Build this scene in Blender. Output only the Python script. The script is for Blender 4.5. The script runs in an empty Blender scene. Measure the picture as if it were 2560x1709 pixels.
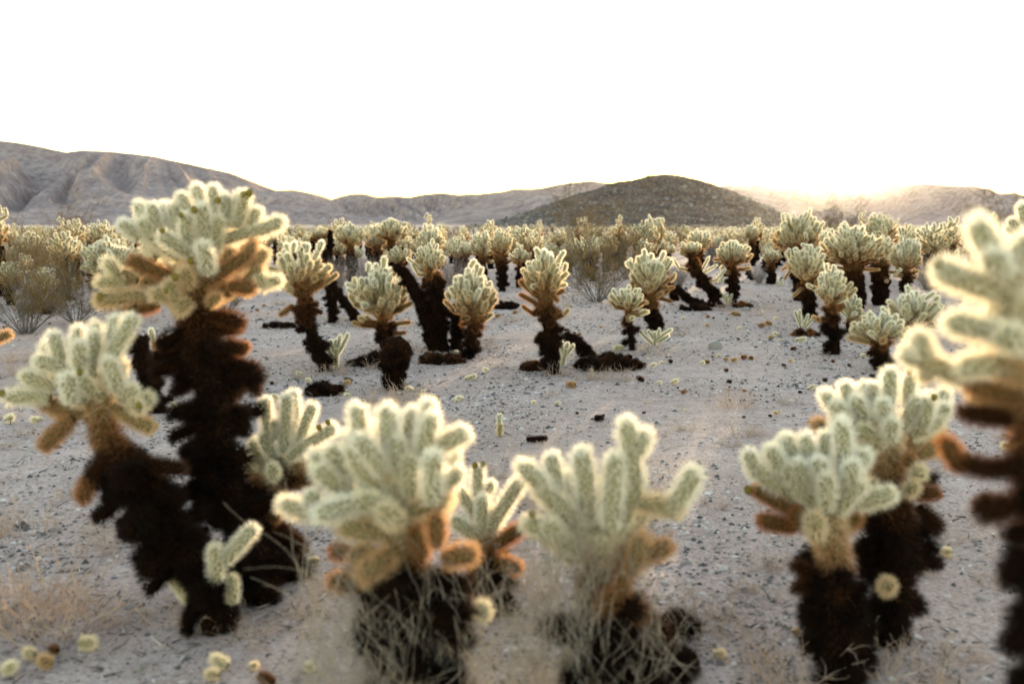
import bpy, math, random
import numpy as np
from mathutils import Vector, Matrix, Quaternion, noise as mnoise

# ------------------------------------------------------------------ camera, sky, sun, exposure
SC = bpy.context.scene
COL = SC.collection
H = 1.30                    # camera height
F = 35.0 / 36.0 * 2560.0    # focal length in photo pixels
PITCH = math.atan((854.5 - 560.0) / F)
cam_d = bpy.data.cameras.new('camera'); cam = bpy.data.objects.new('camera', cam_d); COL.objects.link(cam)
cam.location = (0, 0, H); cam.rotation_euler = (math.pi / 2 - PITCH, 0, 0)
cam_d.lens = 35.0; cam_d.sensor_width = 36.0; cam_d.clip_start = 0.05; cam_d.clip_end = 20000
cam_d.dof.use_dof = True; cam_d.dof.focus_distance = 7.5; cam_d.dof.aperture_fstop = 2.3
SC.camera = cam

SUN_ELEV = math.radians(2.55); SUN_AZ = math.radians(17.0)
world = bpy.data.worlds.new('World'); SC.world = world; world.use_nodes = True
wn = world.node_tree.nodes; wl = world.node_tree.links
sky = wn.new('ShaderNodeTexSky'); sky.sky_type = 'NISHITA'; sky.sun_disc = False
sky.sun_elevation = SUN_ELEV; sky.sun_rotation = SUN_AZ; sky.altitude = 600
sky.air_density = 1.0; sky.dust_density = 0.6; sky.ozone_density = 0.7
wl.new(sky.outputs['Color'], wn['Background'].inputs['Color']); wn['Background'].inputs['Strength'].default_value = 0.15

sun_d = bpy.data.lights.new('sun', 'SUN'); sun = bpy.data.objects.new('sun', sun_d); COL.objects.link(sun)
sun_d.energy = 1.4; sun_d.angle = math.radians(0.6); sun_d.color = (1.0, 0.74, 0.46)
sun_dir = Vector((math.sin(SUN_AZ) * math.cos(SUN_ELEV), math.cos(SUN_AZ) * math.cos(SUN_ELEV), math.sin(SUN_ELEV)))
sun.rotation_mode = 'QUATERNION'; sun.rotation_quaternion = (-sun_dir).to_track_quat('-Z', 'Y')

vs = SC.view_settings
vs.view_transform = 'Standard'; vs.look = 'None'; vs.gamma = 1.0; vs.use_curve_mapping = False
vs.exposure = 3.25
cy = SC.cycles
cy.use_denoising = True
try: cy.denoiser = 'OPENIMAGEDENOISE'
except Exception: pass
cy.max_bounces = 4; cy.diffuse_bounces = 3; cy.transmission_bounces = 2; cy.volume_bounces = 0
cy.transparent_max_bounces = 8; cy.caustics_reflective = False; cy.caustics_refractive = False
cy.use_adaptive_sampling = True; cy.adaptive_threshold = 0.01

# ------------------------------------------------------------------ helpers
S = 2560.0 / 2349.0         # photo viewer coordinates to photo pixels
FWD = Vector((0, math.cos(PITCH), -math.sin(PITCH))); UP = Vector((0, math.sin(PITCH), math.cos(PITCH)))
def ray(px, py):
    return FWD + Vector(((px - 1280.0) / F, 0, 0)) + UP * ((854.5 - py) / F)
def gz(x, y):
    d = math.hypot(x, y)
    k = 1.0 if d < 60 else max(0.0, 1 - (d - 60) / 60)
    return k * (0.035 * mnoise.noise((x * .45, y * .45, 3.1)) + 0.012 * mnoise.noise((x * 1.7, y * 1.7, 7.7)))
def ground(px, py):
    r = ray(px, py); z = 0.0
    for _ in range(4):
        t = (z - H) / r.z; p = Vector((r.x * t, r.y * t, 0)); z = gz(p.x, p.y)
    p.z = z
    return p
def at(px, py, Y):
    r = ray(px, py); t = Y / r.y
    return Vector((r.x * t, Y, H + r.z * t))
def D(x, y): return (x * S, y * S)
def mesh_np(name, V, Fc, mats, mi=None, attrs=None, smooth=None):
    me = bpy.data.meshes.new(name)
    V = np.asarray(V, np.float32); Fc = np.asarray(Fc, np.int32)
    n, k = Fc.shape
    me.vertices.add(len(V)); me.vertices.foreach_set('co', V.ravel())
    me.loops.add(n * k); me.loops.foreach_set('vertex_index', Fc.ravel())
    me.polygons.add(n); me.polygons.foreach_set('loop_start', np.arange(0, n * k, k, dtype=np.int32))
    if mi is not None: me.polygons.foreach_set('material_index', np.asarray(mi, np.int32))
    if smooth is not None:
        me.polygons.foreach_set('use_smooth', np.asarray(smooth, bool) if np.ndim(smooth) else np.full(n, bool(smooth)))
    for a, vals in (attrs or {}).items():
        at_ = me.attributes.new(a, 'FLOAT', 'POINT'); at_.data.foreach_set('value', np.asarray(vals, np.float32))
    for m in mats: me.materials.append(m)
    me.update(calc_edges=True)
    return me
def link(name, data, parent=None, loc=None):
    o = bpy.data.objects.new(name, data); COL.objects.link(o)
    if parent is not None: o.parent = parent
    if loc is not None: o.location = loc
    return o
def tag(o, label=None, cat=None, group=None, kind=None):
    if label: o['label'] = label
    if cat: o['category'] = cat
    if group: o['group'] = group
    if kind: o['kind'] = kind
    return o

# ------------------------------------------------------------------ materials
class NT:
    def __init__(s, name):
        s.m = bpy.data.materials.new(name); s.m.use_nodes = True; s.t = s.m.node_tree; s.t.nodes.clear()
        s.out = s.t.nodes.new('ShaderNodeOutputMaterial')
    def n(s, typ, **kw):
        nd = s.t.nodes.new(typ)
        for k, v in kw.items():
            if k.startswith('_'): setattr(nd, k[1:], v)
            else: nd.inputs[k.replace('__', ' ')].default_value = v
        return nd
    def l(s, a, b): s.t.links.new(a, b)
    def ramp(s, src, stops, interp='LINEAR'):
        r = s.t.nodes.new('ShaderNodeValToRGB'); r.color_ramp.interpolation = interp
        e = r.color_ramp.elements
        while len(e) < len(stops): e.new(0.5)
        for el, (p, c) in zip(e, stops): el.position = p; el.color = tuple(c) + (1,) if len(c) == 3 else c
        s.l(src, r.inputs['Fac']); return r.outputs['Color']
    def noise(s, scale, detail=4, rough=.55, vec=None, dim='3D'):
        nd = s.n('ShaderNodeTexNoise', Scale=scale, Detail=detail, Roughness=rough)
        if vec is not None: s.l(vec, nd.inputs['Vector'])
        return nd.outputs['Fac']
    def math(s, op, a, b=None):
        nd = s.t.nodes.new('ShaderNodeMath'); nd.operation = op
        for i, v in enumerate((a, b)):
            if v is None: continue
            if isinstance(v, (int, float)): nd.inputs[i].default_value = v
            else: s.l(v, nd.inputs[i])
        return nd.outputs[0]
    def mix(s, fac, a, b, blend='MIX'):
        nd = s.t.nodes.new('ShaderNodeMix'); nd.data_type = 'RGBA'; nd.blend_type = blend
        for i, v in ((0, fac), (6, a), (7, b)):
            if isinstance(v, (int, float)): nd.inputs[i].default_value = v
            elif isinstance(v, tuple): nd.inputs[i].default_value = v + (1,) if len(v) == 3 else v
            else: s.l(v, nd.inputs[i])
        return nd.outputs[2]

def age_value(t):
    a = t.n('ShaderNodeAttribute', _attribute_name='age')
    oi = t.n('ShaderNodeObjectInfo')
    sep = t.n('ShaderNodeSeparateColor'); t.l(oi.outputs['Color'], sep.inputs['Color'])
    v = t.math('ADD', a.outputs['Fac'], sep.outputs['Red'])
    return v, oi
def leafy(t, col, trans, rough=.9):
    d = t.n('ShaderNodeBsdfDiffuse'); tr = t.n('ShaderNodeBsdfTranslucent')
    t.l(col, d.inputs['Color']); t.l(col, tr.inputs['Color'])
    mx = t.n('ShaderNodeMixShader', Fac=trans); t.l(d.outputs[0], mx.inputs[1]); t.l(tr.outputs[0], mx.inputs[2])
    t.l(mx.outputs[0], t.out.inputs['Surface'])
def mat_spine():
    t = NT('cactus_spines'); a, oi = age_value(t)
    c = t.ramp(a, [(0, (.94, .90, .79)), (.16, (.90, .82, .63)), (.36, (.70, .50, .29)), (.56, (.40, .185, .075)),
                   (.74, (.11, .048, .023)), (.9, (.030, .0185, .0135)), (1, (.016, .0118, .0098))])
    leafy(t, c, .5); return t.m
def mat_skin():
    t = NT('cactus_skin'); a, oi = age_value(t)
    c = t.ramp(a, [(0, (.33, .305, .19)), (.2, (.28, .25, .13)), (.45, (.15, .10, .04)), (.7, (.03, .012, .005)), (1, (.008, .004, .0025))])
    nz = t.noise(60, 3)
    c2 = t.mix(nz, t.mix(1.0, c, (.6, .6, .6), 'MULTIPLY'), c)
    b = t.n('ShaderNodeBsdfPrincipled', Roughness=1.0); b.inputs['Specular IOR Level'].default_value = .02; t.l(c2, b.inputs['Base Color'])
    t.l(b.outputs[0], t.out.inputs['Surface']); return t.m
def mat_simple(name, col, rough=.85, trans=None, var=None, scale=20):
    t = NT(name)
    rgb = t.n('ShaderNodeRGB'); rgb.outputs[0].default_value = tuple(col) + (1,); c = rgb.outputs[0]
    if var: c = t.mix(t.noise(scale, 3), tuple(col), tuple(var))
    if trans is not None: leafy(t, c, trans); return t.m
    b = t.n('ShaderNodeBsdfPrincipled', Roughness=rough); t.l(c, b.inputs['Base Color'])
    t.l(b.outputs[0], t.out.inputs['Surface']); return t.m
def mat_ground():
    t = NT('desert_sand')
    g = t.n('ShaderNodeNewGeometry'); P = g.outputs['Position']
    big = t.noise(.5, 5, .6, P); mid = t.noise(5.5, 6, .7, P); fine = t.noise(60, 5, .75, P)
    c = t.ramp(big, [(.32, (.40, .285, .255)), (.5, (.50, .385, .355)), (.7, (.58, .475, .45))])
    c = t.mix(t.ramp(mid, [(.42, (0,) * 3), (.66, (.8,) * 3)]), c, (.26, .18, .145))
    soil = t.ramp(t.noise(.28, 3, .5, P), [(.48, (0,) * 3), (.62, (.6,) * 3)]); c = t.mix(soil, c, (.31, .205, .15))
    hs = []
    for sc, cut in ((24.0, .34), (62.0, .46)):
        vo = t.n('ShaderNodeTexVoronoi', Scale=sc); t.l(P, vo.inputs['Vector'])
        sp = t.n('ShaderNodeSeparateColor'); t.l(vo.outputs['Color'], sp.inputs['Color'])
        tone = t.ramp(sp.outputs['Red'], [(0, (.055, .055, .06)), (.3, (.12, .105, .10)), (.55, (.32, .25, .215)), (.8, (.48, .40, .35)), (1, (.68, .60, .55))])
        pick = t.math('MULTIPLY', t.math('LESS_THAN', sp.outputs['Green'], cut), t.math('LESS_THAN', vo.outputs['Distance'], .42))
        patch = t.ramp(t.noise(.9, 4, .65, P), [(.36, (.25,) * 3), (.58, (1,) * 3)])
        c = t.mix(t.math('MULTIPLY', pick, patch), c, tone)
        hs.append(t.math('MULTIPLY', pick, t.math('SUBTRACT', .5, vo.outputs['Distance'])))
    c = t.mix(.4, c, t.ramp(fine, [(.32, (.10, .075, .066)), (.5, (.40, .305, .28)), (.68, (.70, .58, .54))]))
    b = t.n('ShaderNodeBsdfPrincipled', Roughness=.95); t.l(c, b.inputs['Base Color'])
    b.inputs['Specular IOR Level'].default_value = .1
    hgt = t.math('ADD', t.math('MULTIPLY', fine, .4), t.math('MULTIPLY', mid, 1.2))
    hgt = t.math('ADD', hgt, t.math('ADD', t.math('MULTIPLY', hs[0], 1.6), hs[1]))
    bp = t.n('ShaderNodeBump', Strength=.9, Distance=.022); t.l(hgt, bp.inputs['Height']); t.l(bp.outputs[0], b.inputs['Normal'])
    t.l(b.outputs[0], t.out.inputs['Surface']); return t.m
def mat_pebble():
    t = NT('gravel_stone'); a = t.n('ShaderNodeAttribute', _attribute_name='tone')
    c = t.ramp(a.outputs['Fac'], [(0, (.04, .034, .032)), (.4, (.095, .08, .074)), (.65, (.21, .165, .14)), (.85, (.38, .30, .26)), (1, (.60, .53, .48))])
    b = t.n('ShaderNodeBsdfPrincipled', Roughness=.85); t.l(c, b.inputs['Base Color'])
    t.l(b.outputs[0], t.out.inputs['Surface']); return t.m
def mat_hill(name, c1, c2, c3, s1, s2, bump, dist):
    t = NT(name); g = t.n('ShaderNodeNewGeometry'); P = g.outputs['Position']
    n1 = t.noise(s1, 6, .62, P); n2 = t.noise(s2, 5, .7, P)
    c = t.ramp(n1, [(.3, c1), (.5, c2), (.72, c3)])
    c = t.mix(t.ramp(n2, [(.42, (0,) * 3), (.62, (.6,) * 3)]), c, tuple(v * .42 for v in c1))
    b = t.n('ShaderNodeBsdfPrincipled', Roughness=1.0); t.l(c, b.inputs['Base Color']); b.inputs['Specular IOR Level'].default_value = 0
    bp = t.n('ShaderNodeBump', Strength=bump, Distance=dist)
    t.l(t.math('ADD', n1, t.math('MULTIPLY', n2, .5)), bp.inputs['Height']); t.l(bp.outputs[0], b.inputs['Normal'])
    t.l(b.outputs[0], t.out.inputs['Surface']); return t.m

M_SPINE, M_SKIN = mat_spine(), mat_skin()
M_GROUND, M_PEB = mat_ground(), mat_pebble()
M_STEM = mat_simple('creosote_bark', (.06, .05, .048), .9, None, (.17, .15, .15), 9)
M_LEAF = mat_simple('creosote_leaf', (.085, .058, .02), .8, .15, (.20, .13, .04), 6)
M_DRY = mat_simple('dry_stem', (.50, .37, .30), .9, .3, (.64, .50, .41), 12)
M_STRAW = mat_simple('dry_straw', (.40, .34, .28), .9, .3, (.58, .50, .42), 30)
M_GREYTWIG = mat_simple('grey_twig', (.24, .19, .18), .9, .2, (.34, .28, .25), 6)
M_FRUIT = mat_simple('fruit_skin', (.17, .15, .03), .7, .15, (.22, .16, .04), 40)
M_ROCK = mat_simple('rock_grey', (.17, .155, .145), .9, None, (.27, .24, .22), 14)
M_WOOD = mat_simple('weathered_wood', (.10, .085, .075), .9, None, (.20, .17, .15), 25)

# ------------------------------------------------------------------ ground, hills
def build_ground():
    ys = np.concatenate([-np.geomspace(300, 2, 14), np.linspace(-1.5, 1.2, 8), np.linspace(1.5, 14, 130), np.geomspace(14.2, 4300, 110)])
    u = np.sinh(np.linspace(-1, 1, 161) * 8.3); u = u / u.max() * 4500
    xs = np.sort(np.concatenate([u[np.abs(u) > 9], np.linspace(-9, 9, 130)]))
    V = [(x, y, gz(x, y) if abs(x) < 130 and -50 < y < 130 else 0.0) for y in ys for x in xs]
    nx, ny = len(xs), len(ys)
    i = np.arange(ny - 1)[:, None] * nx + np.arange(nx - 1)[None]
    Q = np.stack([i, i + 1, i + 1 + nx, i + nx], -1).reshape(-1, 4)
    o = link('ground', mesh_np('ground', V, Q, [M_GROUND], smooth=True)); tag(o, kind='structure')
build_ground()

def fbm(x, y, z=0, o=5):
    return mnoise.fractal((x, y, z), 0.9, 2.1, o)
def hill(name, prof, dist, front, back, mat, seed, spur=.25, nx=220, nv=60, freq=10.0, rough=.03, diag=0.0):
    prof = sorted(prof); pxs = np.array([p[0] for p in prof]); pys = np.array([p[1] for p in prof])
    xs = np.linspace(pxs[0], pxs[-1], nx)
    py = np.interp(xs, pxs, pys)
    k = np.ones(5) / 5; py = np.convolve(np.pad(py, 2, 'edge'), k, 'valid')
    V = []
    vv = np.concatenate([np.linspace(0, 1, int(nv * .75)), np.linspace(1, 2, nv - int(nv * .75) + 1)[1:]])
    for v in vv:
        for a, b in zip(xs, py):
            R = at(a, b, dist); hz = max(R.z, 0.5); X = R.x
            if v <= 1:
                Y = dist - front * (1 - v); s = v ** 1.25
            else:
                Y = dist + back * (v - 1); s = 1 - (v - 1) ** 1.1
            q = freq / (xs[-1] - xs[0])
            sl = (a - diag * (1 - v) + 120 * mnoise.noise((a * .004, v * 1.3, seed))) * q
            rg = 1 - abs(2 * mnoise.noise((sl * 1.0 + v * .7 * seed % 3, v * .8, seed))) * 1.6
            rg2 = 1 - abs(2 * mnoise.noise((sl * 2.7, v * 2.0, seed + 9))) * 1.6
            amp = spur * 4 * max(v, 0) * (1 - min(v, 1)) ** 1.1 if v <= 1 else 0
            h = hz * s * (1 + amp * (.6 * rg + .28 * rg2 - .35))
            h += hz * rough * fbm(X / dist * 60, Y / dist * 60, seed) * min(1, v * 3) * min(1, .25 + 6 * abs(v - 1))
            V.append((X * (1 + 0 * v), Y, max(h, -0.3) if v not in (0, 2) else -1.0 + .2))
    ny = len(vv)
    i = np.arange(ny - 1)[:, None] * nx + np.arange(nx - 1)[None]
    Q = np.stack([i, i + 1, i + 1 + nx, i + nx], -1).reshape(-1, 4)
    o = link(name, mesh_np(name, V, Q, [mat], smooth=True)); tag(o, kind='structure'); return o
def c6(*pts): return [(x / 1.807, 330 + y / 1.807) for x, y in pts]
def c7(*pts): return [(1260 + x / 1.807, 420 + y / 1.807) for x, y in pts]
MH1 = mat_hill('mountain_slope', (.27, .20, .20), (.37, .285, .27), (.48, .37, .33), .010, .06, .8, 14)
MH2 = mat_hill('rocky_hill_slope', (.115, .078, .058), (.21, .145, .108), (.33, .235, .175), .10, .6, 1.0, 3.0)
hill('far_ridge', c7((-400, 150), (0, 105), (50, 92), (110, 95), (170, 92), (240, 75), (320, 65), (390, 58), (470, 68), (560, 80), (760, 110), (980, 150)), 3900, 700, 300, MH1, 5.2, .2)
hill('mountain', c6((-900, -60), (-300, 0), (0, 38), (150, 60), (300, 92), (370, 82), (520, 90), (700, 110), (900, 155), (1040, 185), (1180, 240), (1250, 265), (1320, 260), (1420, 280), (1480, 298), (1560, 330), (1700, 400)), 3000, 1500, 500, MH1, 2.3, .6, 480, 140, 16, .02, 620)
hill('ridge', c6((1300, 400), (1450, 320), (1540, 290), (1600, 278), (1650, 280), (1700, 294), (1800, 300), (1950, 330), (2100, 390)), 3700, 600, 300, MH1, 8.1, .2)
hill('ridge', c6((1350, 400), (1500, 345), (1580, 315), (1700, 294), (1800, 290), (1850, 296), (1900, 284), (2000, 275), (2070, 285), (2130, 278), (2200, 284)) + c7((0, 140), (90, 160), (200, 240)), 3200, 800, 300, MH1, 4.4, .75, 340, 100, 15, .04, 150)
hill('foothill', c6((450, 420), (520, 388), (640, 347), (760, 332), (1000, 326), (1180, 330), (1350, 333), (1500, 352), (1620, 380), (1760, 395), (1900, 420)), 2300, 700, 300, MH1, 6.6, .7, 320, 90, 14, .04, 120)
hill('foothill', c7((-380, 240), (-250, 200), (-120, 165), (0, 140), (60, 125), (130, 118), (250, 120), (380, 105), (450, 100), (700, 130), (900, 250)), 2500, 700, 300, MH1, 3.7, .3)
hill('ridge', c7((900, 140), (980, 82), (1000, 70), (1060, 75), (1120, 72), (1200, 78), (1290, 68), (1380, 70), (1470, 72), (1540, 88), (1620, 80), (1720, 70), (1800, 74), (1920, 70), (1970, 76), (2040, 100), (2100, 120), (2180, 132), (2260, 128), (2349, 120), (2700, 135), (3200, 200)), 3000, 1100, 400, MH1, 1.9, .7, 380, 100, 15, .035, -150)
hill('rocky_hill', c7((-160, 262), (-100, 256), (0, 232), (130, 188), (230, 150), (330, 120), (430, 90), (470, 72), (540, 58), (600, 50), (660, 35), (720, 28), (790, 35), (860, 50), (920, 65), (1000, 90), (1080, 125), (1150, 160), (1220, 200), (1260, 225), (1320, 256), (1360, 262)), 520, 110, 90, MH2, 7.5, .16, 320, 110, 14, .06)

# ------------------------------------------------------------------ cactus joint prototypes (each mesh shared by many parts)
SPREAD = .8
def rnd_unit(rng, n):
    v = rng.normal(size=(n, 3)); return v / np.linalg.norm(v, axis=1)[:, None]
def spines(rng, pos, nor, axis, per, l0, l1, w, spread=SPREAD, lift=.25):
    n = len(pos); P = np.repeat(pos, per, 0); N = np.repeat(nor, per, 0); A = np.repeat(axis, per, 0)
    d = N + spread * rnd_unit(rng, n * per) * rng.random((n * per, 1)) ** .5 + lift * A
    d /= np.linalg.norm(d, axis=1)[:, None]
    L = rng.uniform(l0, l1, (n * per, 1))
    side = np.cross(d, rnd_unit(rng, n * per)); side /= np.linalg.norm(side, axis=1)[:, None] + 1e-9
    a = P + side * w / 2; b = P - side * w / 2; c = P + d * L
    V = np.stack([a, b, c], 1).reshape(-1, 3)
    return V, np.arange(len(V)).reshape(-1, 3)
def joint_arrays(seed, L, r=.0175, rings=9, segs=10, areoles=110, per=7, sl=(.015, .030), w=.0010, bend=.12, lump=.06):
    rng = np.random.default_rng(seed)
    ang = rng.uniform(0, 6.28); bx, by = math.cos(ang) * bend * L, math.sin(ang) * bend * L
    def rad(t):  # profile: narrow base, round tip
        tip = min(1.0, r * 1.1 / L)
        x = max(0.0, (t - (1 - tip)) / tip)
        return r * (.68 + .32 * min(1, t * L / (.045))) * math.sqrt(max(0.0, 1 - x * x)) if x > 0 else r * (.68 + .32 * min(1, t * L / .045))
    def cen(t): return np.array((bx * t * t, by * t * t, L * t))
    ts = list(np.linspace(0, 1 - min(1, r * 1.1 / L), rings - 4)) + [1 - min(1, r * 1.1 / L) * k for k in (.6, .3, .12)]
    V = []; 
    for t in ts:
        c = cen(t); rr = rad(t)
        for k in range(segs):
            a = 2 * math.pi * k / segs
            q = rr * (1 + lump * rng.normal()); V.append(c + np.array((math.cos(a) * q, math.sin(a) * q, 0)))
    V.append(cen(1.0)); top = len(V) - 1
    Fc = []
    for i in range(len(ts) - 1):
        for k in range(segs):
            a, b = i * segs + k, i * segs + (k + 1) % segs
            Fc += [(a, b, b + segs), (a, b + segs, a + segs)]
    for k in range(segs): Fc.append(((len(ts) - 1) * segs + k, (len(ts) - 1) * segs + (k + 1) % segs, top))
    pos, nor, ax = [], [], []
    for i in range(areoles):
        t = 1 - (1 - (i + .5) / areoles) ; a = i * 2.39996 + rng.normal() * .15
        tip = min(1.0, r * 1.1 / L); x = max(0, (t - (1 - tip)) / tip)
        rr = rad(t); th = math.asin(min(1, x))
        n = np.array((math.cos(a) * math.cos(th), math.sin(a) * math.cos(th), math.sin(th)))
        pos.append(cen(t) + np.array((math.cos(a), math.sin(a), 0)) * rr * .98); nor.append(n); ax.append((0, 0, 1))
    for i in range(max(6, areoles // 9)):   # crowded areoles at the growing tip
        n = rnd_unit(rng, 1)[0]; n[2] = abs(n[2]) + .5; n /= np.linalg.norm(n)
        pos.append(cen(1 - tip) + n * np.array((r, r, r * 1.1))); nor.append(n); ax.append((0, 0, 1))
    SV, SF = spines(rng, np.array(pos), np.array(nor), np.array(ax, float), per, sl[0], sl[1], w)
    V = np.array(V); F_ = np.concatenate([np.array(Fc), SF + len(V)])
    mi = np.concatenate([np.zeros(len(Fc)), np.ones(len(SF))])
    return np.concatenate([V, SV]), F_, mi
def joint_mesh(name, *a, **k):
    V, Fc, mi = joint_arrays(*a, **k)
    return mesh_np(name, V, Fc, [M_SKIN, M_SPINE], mi, {'age': np.zeros(len(V))}, mi < .5)
LENS = (.05, .08, .115, .16, .22)
PROTO = {}
for lod, (ar, per, w) in {'near': (1250, 11, .0012), 'mid': (820, 10, .0017)}.items():
    for L in LENS:
        PROTO[lod, L] = [joint_mesh('stem_joint', 100 + int(L * 1000) + v, L, areoles=int(ar * (L + .02)), per=per, w=w,
                                    segs=10 if lod == 'near' else 8) for v in range(3)]
        PROTO[lod + '_dead', L] = [joint_mesh('dead_joint', 500 + int(L * 1000) + v, L, r=.023, areoles=int(ar * .8 * (L + .02)), per=per,
                                              w=w * 1.1, sl=(.014, .042), bend=.3, lump=.3, segs=8) for v in range(3)]
def fruit_mesh():
    V, Fc = [], []
    for i, (z, r) in enumerate(((0, .006), (.008, .011), (.018, .012), (.024, .009), (.022, .004))):
        for k in range(8): V.append((math.cos(k * .785) * r, math.sin(k * .785) * r, z))
    for i in range(4):
        for k in range(8): Fc.append((i * 8 + k, i * 8 + (k + 1) % 8, i * 8 + 8 + (k + 1) % 8, i * 8 + 8 + k))
    return mesh_np('fruit', V, Fc, [M_FRUIT], smooth=True)
FRUIT = fruit_mesh()
BALL = {l: [joint_mesh('fallen_joint', 620 + v, .045, r=.015, areoles=a, per=12, w=w, sl=(.018, .030), segs=8) for v in range(3)] for l, a, w in (('near', 110, .0008), ('mid', 50, .0020))}

TIPS = {}
def put_joint(parent, p0, p1, age, rng, lod='near', w=1.0, name='stem_joint', origin=None):
    """one joint from p0 to p1 (world), parented at the plant's base"""
    v = p1 - p0; L = v.length
    if L < .004: return None
    w0 = w
    Lc = min(LENS, key=lambda q: abs(math.log(q * w0 / L)))
    key = lod + ('_dead' if name == 'dead_joint' else '')
    o = bpy.data.objects.new(name, rng.choice(PROTO[key, Lc])); COL.objects.link(o)
    if parent is not None: o.parent = parent; o.location = p0 - parent.location
    else: o.location = p0
    o.rotation_mode = 'QUATERNION'
    o.rotation_quaternion = v.to_track_quat('Z', 'Y') @ Quaternion((0, 0, 1), rng.uniform(0, 6.28))
    o.scale = (w, w, L / Lc)
    o.color = (max(0, min(1, age)), rng.random(), 0, 1)
    if parent is not None and name == 'stem_joint': TIPS.setdefault(parent.name, []).append((o, p1.copy()))
    return o
def trunk_mesh(name, path, radii, ages, base, seed, per_m=7000, sl=(.016, .040), w=.0016, segs=12):
    """path in world space, returned relative to base"""
    rng = np.random.default_rng(seed)
    pts = [np.array(p - base) for p in path]
    # resample
    d = [0]
    for a, b in zip(pts, pts[1:]): d.append(d[-1] + np.linalg.norm(b - a))
    tot = d[-1]; n = max(6, int(tot / .03))
    tt = np.linspace(0, tot, n)
    P = np.stack([np.interp(tt, d, [p[i] for p in pts]) for i in range(3)], 1)
    for _ in range(2): P[1:-1] = (P[:-2] + 2 * P[1:-1] + P[2:]) / 4
    Rr = np.interp(tt, d, radii); Ag = np.interp(tt, d, ages)
    T = np.gradient(P, axis=0); T /= np.linalg.norm(T, axis=1)[:, None]
    V, N, A = [], [], []
    ref = np.array((0.31, .95, 0.05))
    for i in range(n):
        u = np.cross(T[i], ref); u /= np.linalg.norm(u); v = np.cross(T[i], u)
        lob = rng.uniform(0, 6.28)
        for k in range(segs):
            a = 2 * math.pi * k / segs
            nn = math.cos(a) * u + math.sin(a) * v
            q = P[i] + nn * 30
            bump = 1 + .45 * mnoise.noise(tuple((P[i] + nn * Rr[i]) * 14 + seed)) + .2 * mnoise.noise(tuple((P[i] + nn * Rr[i]) * 37 + seed))
            V.append(P[i] + nn * Rr[i] * bump); N.append(nn); A.append(Ag[i])
    Fc = []
    for i in range(n - 1):
        for k in range(segs):
            a, b = i * segs + k, i * segs + (k + 1) % segs
            Fc += [(a, b, b + segs), (a, b + segs, a + segs)]
    V.append(P[-1] + T[-1] * Rr[-1] * .6); N.append(T[-1]); A.append(Ag[-1]); top = len(V) - 1
    for k in range(segs): Fc.append(((n - 1) * segs + k, (n - 1) * segs + (k + 1) % segs, top))
    V, N, A = np.array(V), np.array(N), np.array(A)
    ns = int(per_m * tot); idx = rng.integers(0, len(V), ns)
    jit = rng.normal(size=(ns, 3)) * .012
    pos = V[idx] + jit - N[idx] * np.sum(jit * N[idx], 1, keepdims=True)
    SV, SF = spines(rng, pos, N[idx], np.tile((0, 0, -.6), (ns, 1)), 1, sl[0], sl[1], w, 1.1, .5)
    VV = np.concatenate([V, SV]); FF = np.concatenate([np.array(Fc), SF + len(V)])
    mi = np.concatenate([np.zeros(len(Fc)), np.ones(len(SF))])
    ag = np.concatenate([A, np.repeat(A[idx], 3)])
    ag = np.clip(ag + np.concatenate([np.zeros(len(A)), np.repeat(rng.normal(size=ns) * .11 - .02, 3)]), 0, 1)
    return mesh_np(name, VV, FF, [M_SKIN, M_SPINE], mi, {'age': ag}, mi < .5)
def plant_root(name, base, label, cat, group=None):
    e = bpy.data.objects.new(name, None); COL.objects.link(e); e.location = base; e.empty_display_size = .1
    return tag(e, label, cat, group)
def add_trunk(root, path, radii, ages, seed, **k):
    o = link('trunk', trunk_mesh('trunk', path, radii, ages, root.location, seed, **k), root); o.color = (0, 0, 0, 1); return o
def add_fruit(root, p, d, rng):
    j, tip = min(TIPS[root.name], key=lambda q: (q[1] - p).length)
    o = link('fruit', FRUIT, j, p - root.location)
    o.matrix_parent_inverse = Matrix.LocRotScale(j.location, j.rotation_quaternion, j.scale).inverted(); o.rotation_mode = 'QUATERNION'; o.rotation_quaternion = d.to_track_quat('Z', 'Y')
    s = rng.uniform(.65, 1.0); o.scale = (s, s, s); return o
def dead_skirt(root, path, radii, rng, n, lod, age=(.8, 1.0), droop=.9, length=(.05, .11), w=1.0, keep=(0.12, 1.0)):
    """old brown joints that stick out of and hang from the trunk"""
    segs = list(zip(path, path[1:], radii, radii[1:]))
    tot = sum((b - a).length for a, b, _, _ in segs)
    for i in range(n):
        s = (keep[0] + (keep[1] - keep[0]) * (i + rng.random()) / n) * tot; f0 = s / tot
        for a, b, ra, rb in segs:
            l = (b - a).length
            if s <= l: break
            s -= l
        t = min(1, s / l); p = a.lerp(b, t); r = ra + (rb - ra) * t
        an = rng.uniform(0, 6.28); o = Vector((math.cos(an), math.sin(an), 0))
        dz = rng.uniform(-1.2, .5) * droop
        L = rng.uniform(*length)
        d = (o + Vector((0, 0, dz))).normalized()
        p0 = p + o * r * .55
        ag = age[1] + (age[0] - age[1]) * f0 ** 2.6 + rng.uniform(-.05, .03)
        put_joint(root, p0, p0 + d * L, ag, rng, lod, rng.uniform(.8, 1.15) * w, 'dead_joint')

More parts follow.
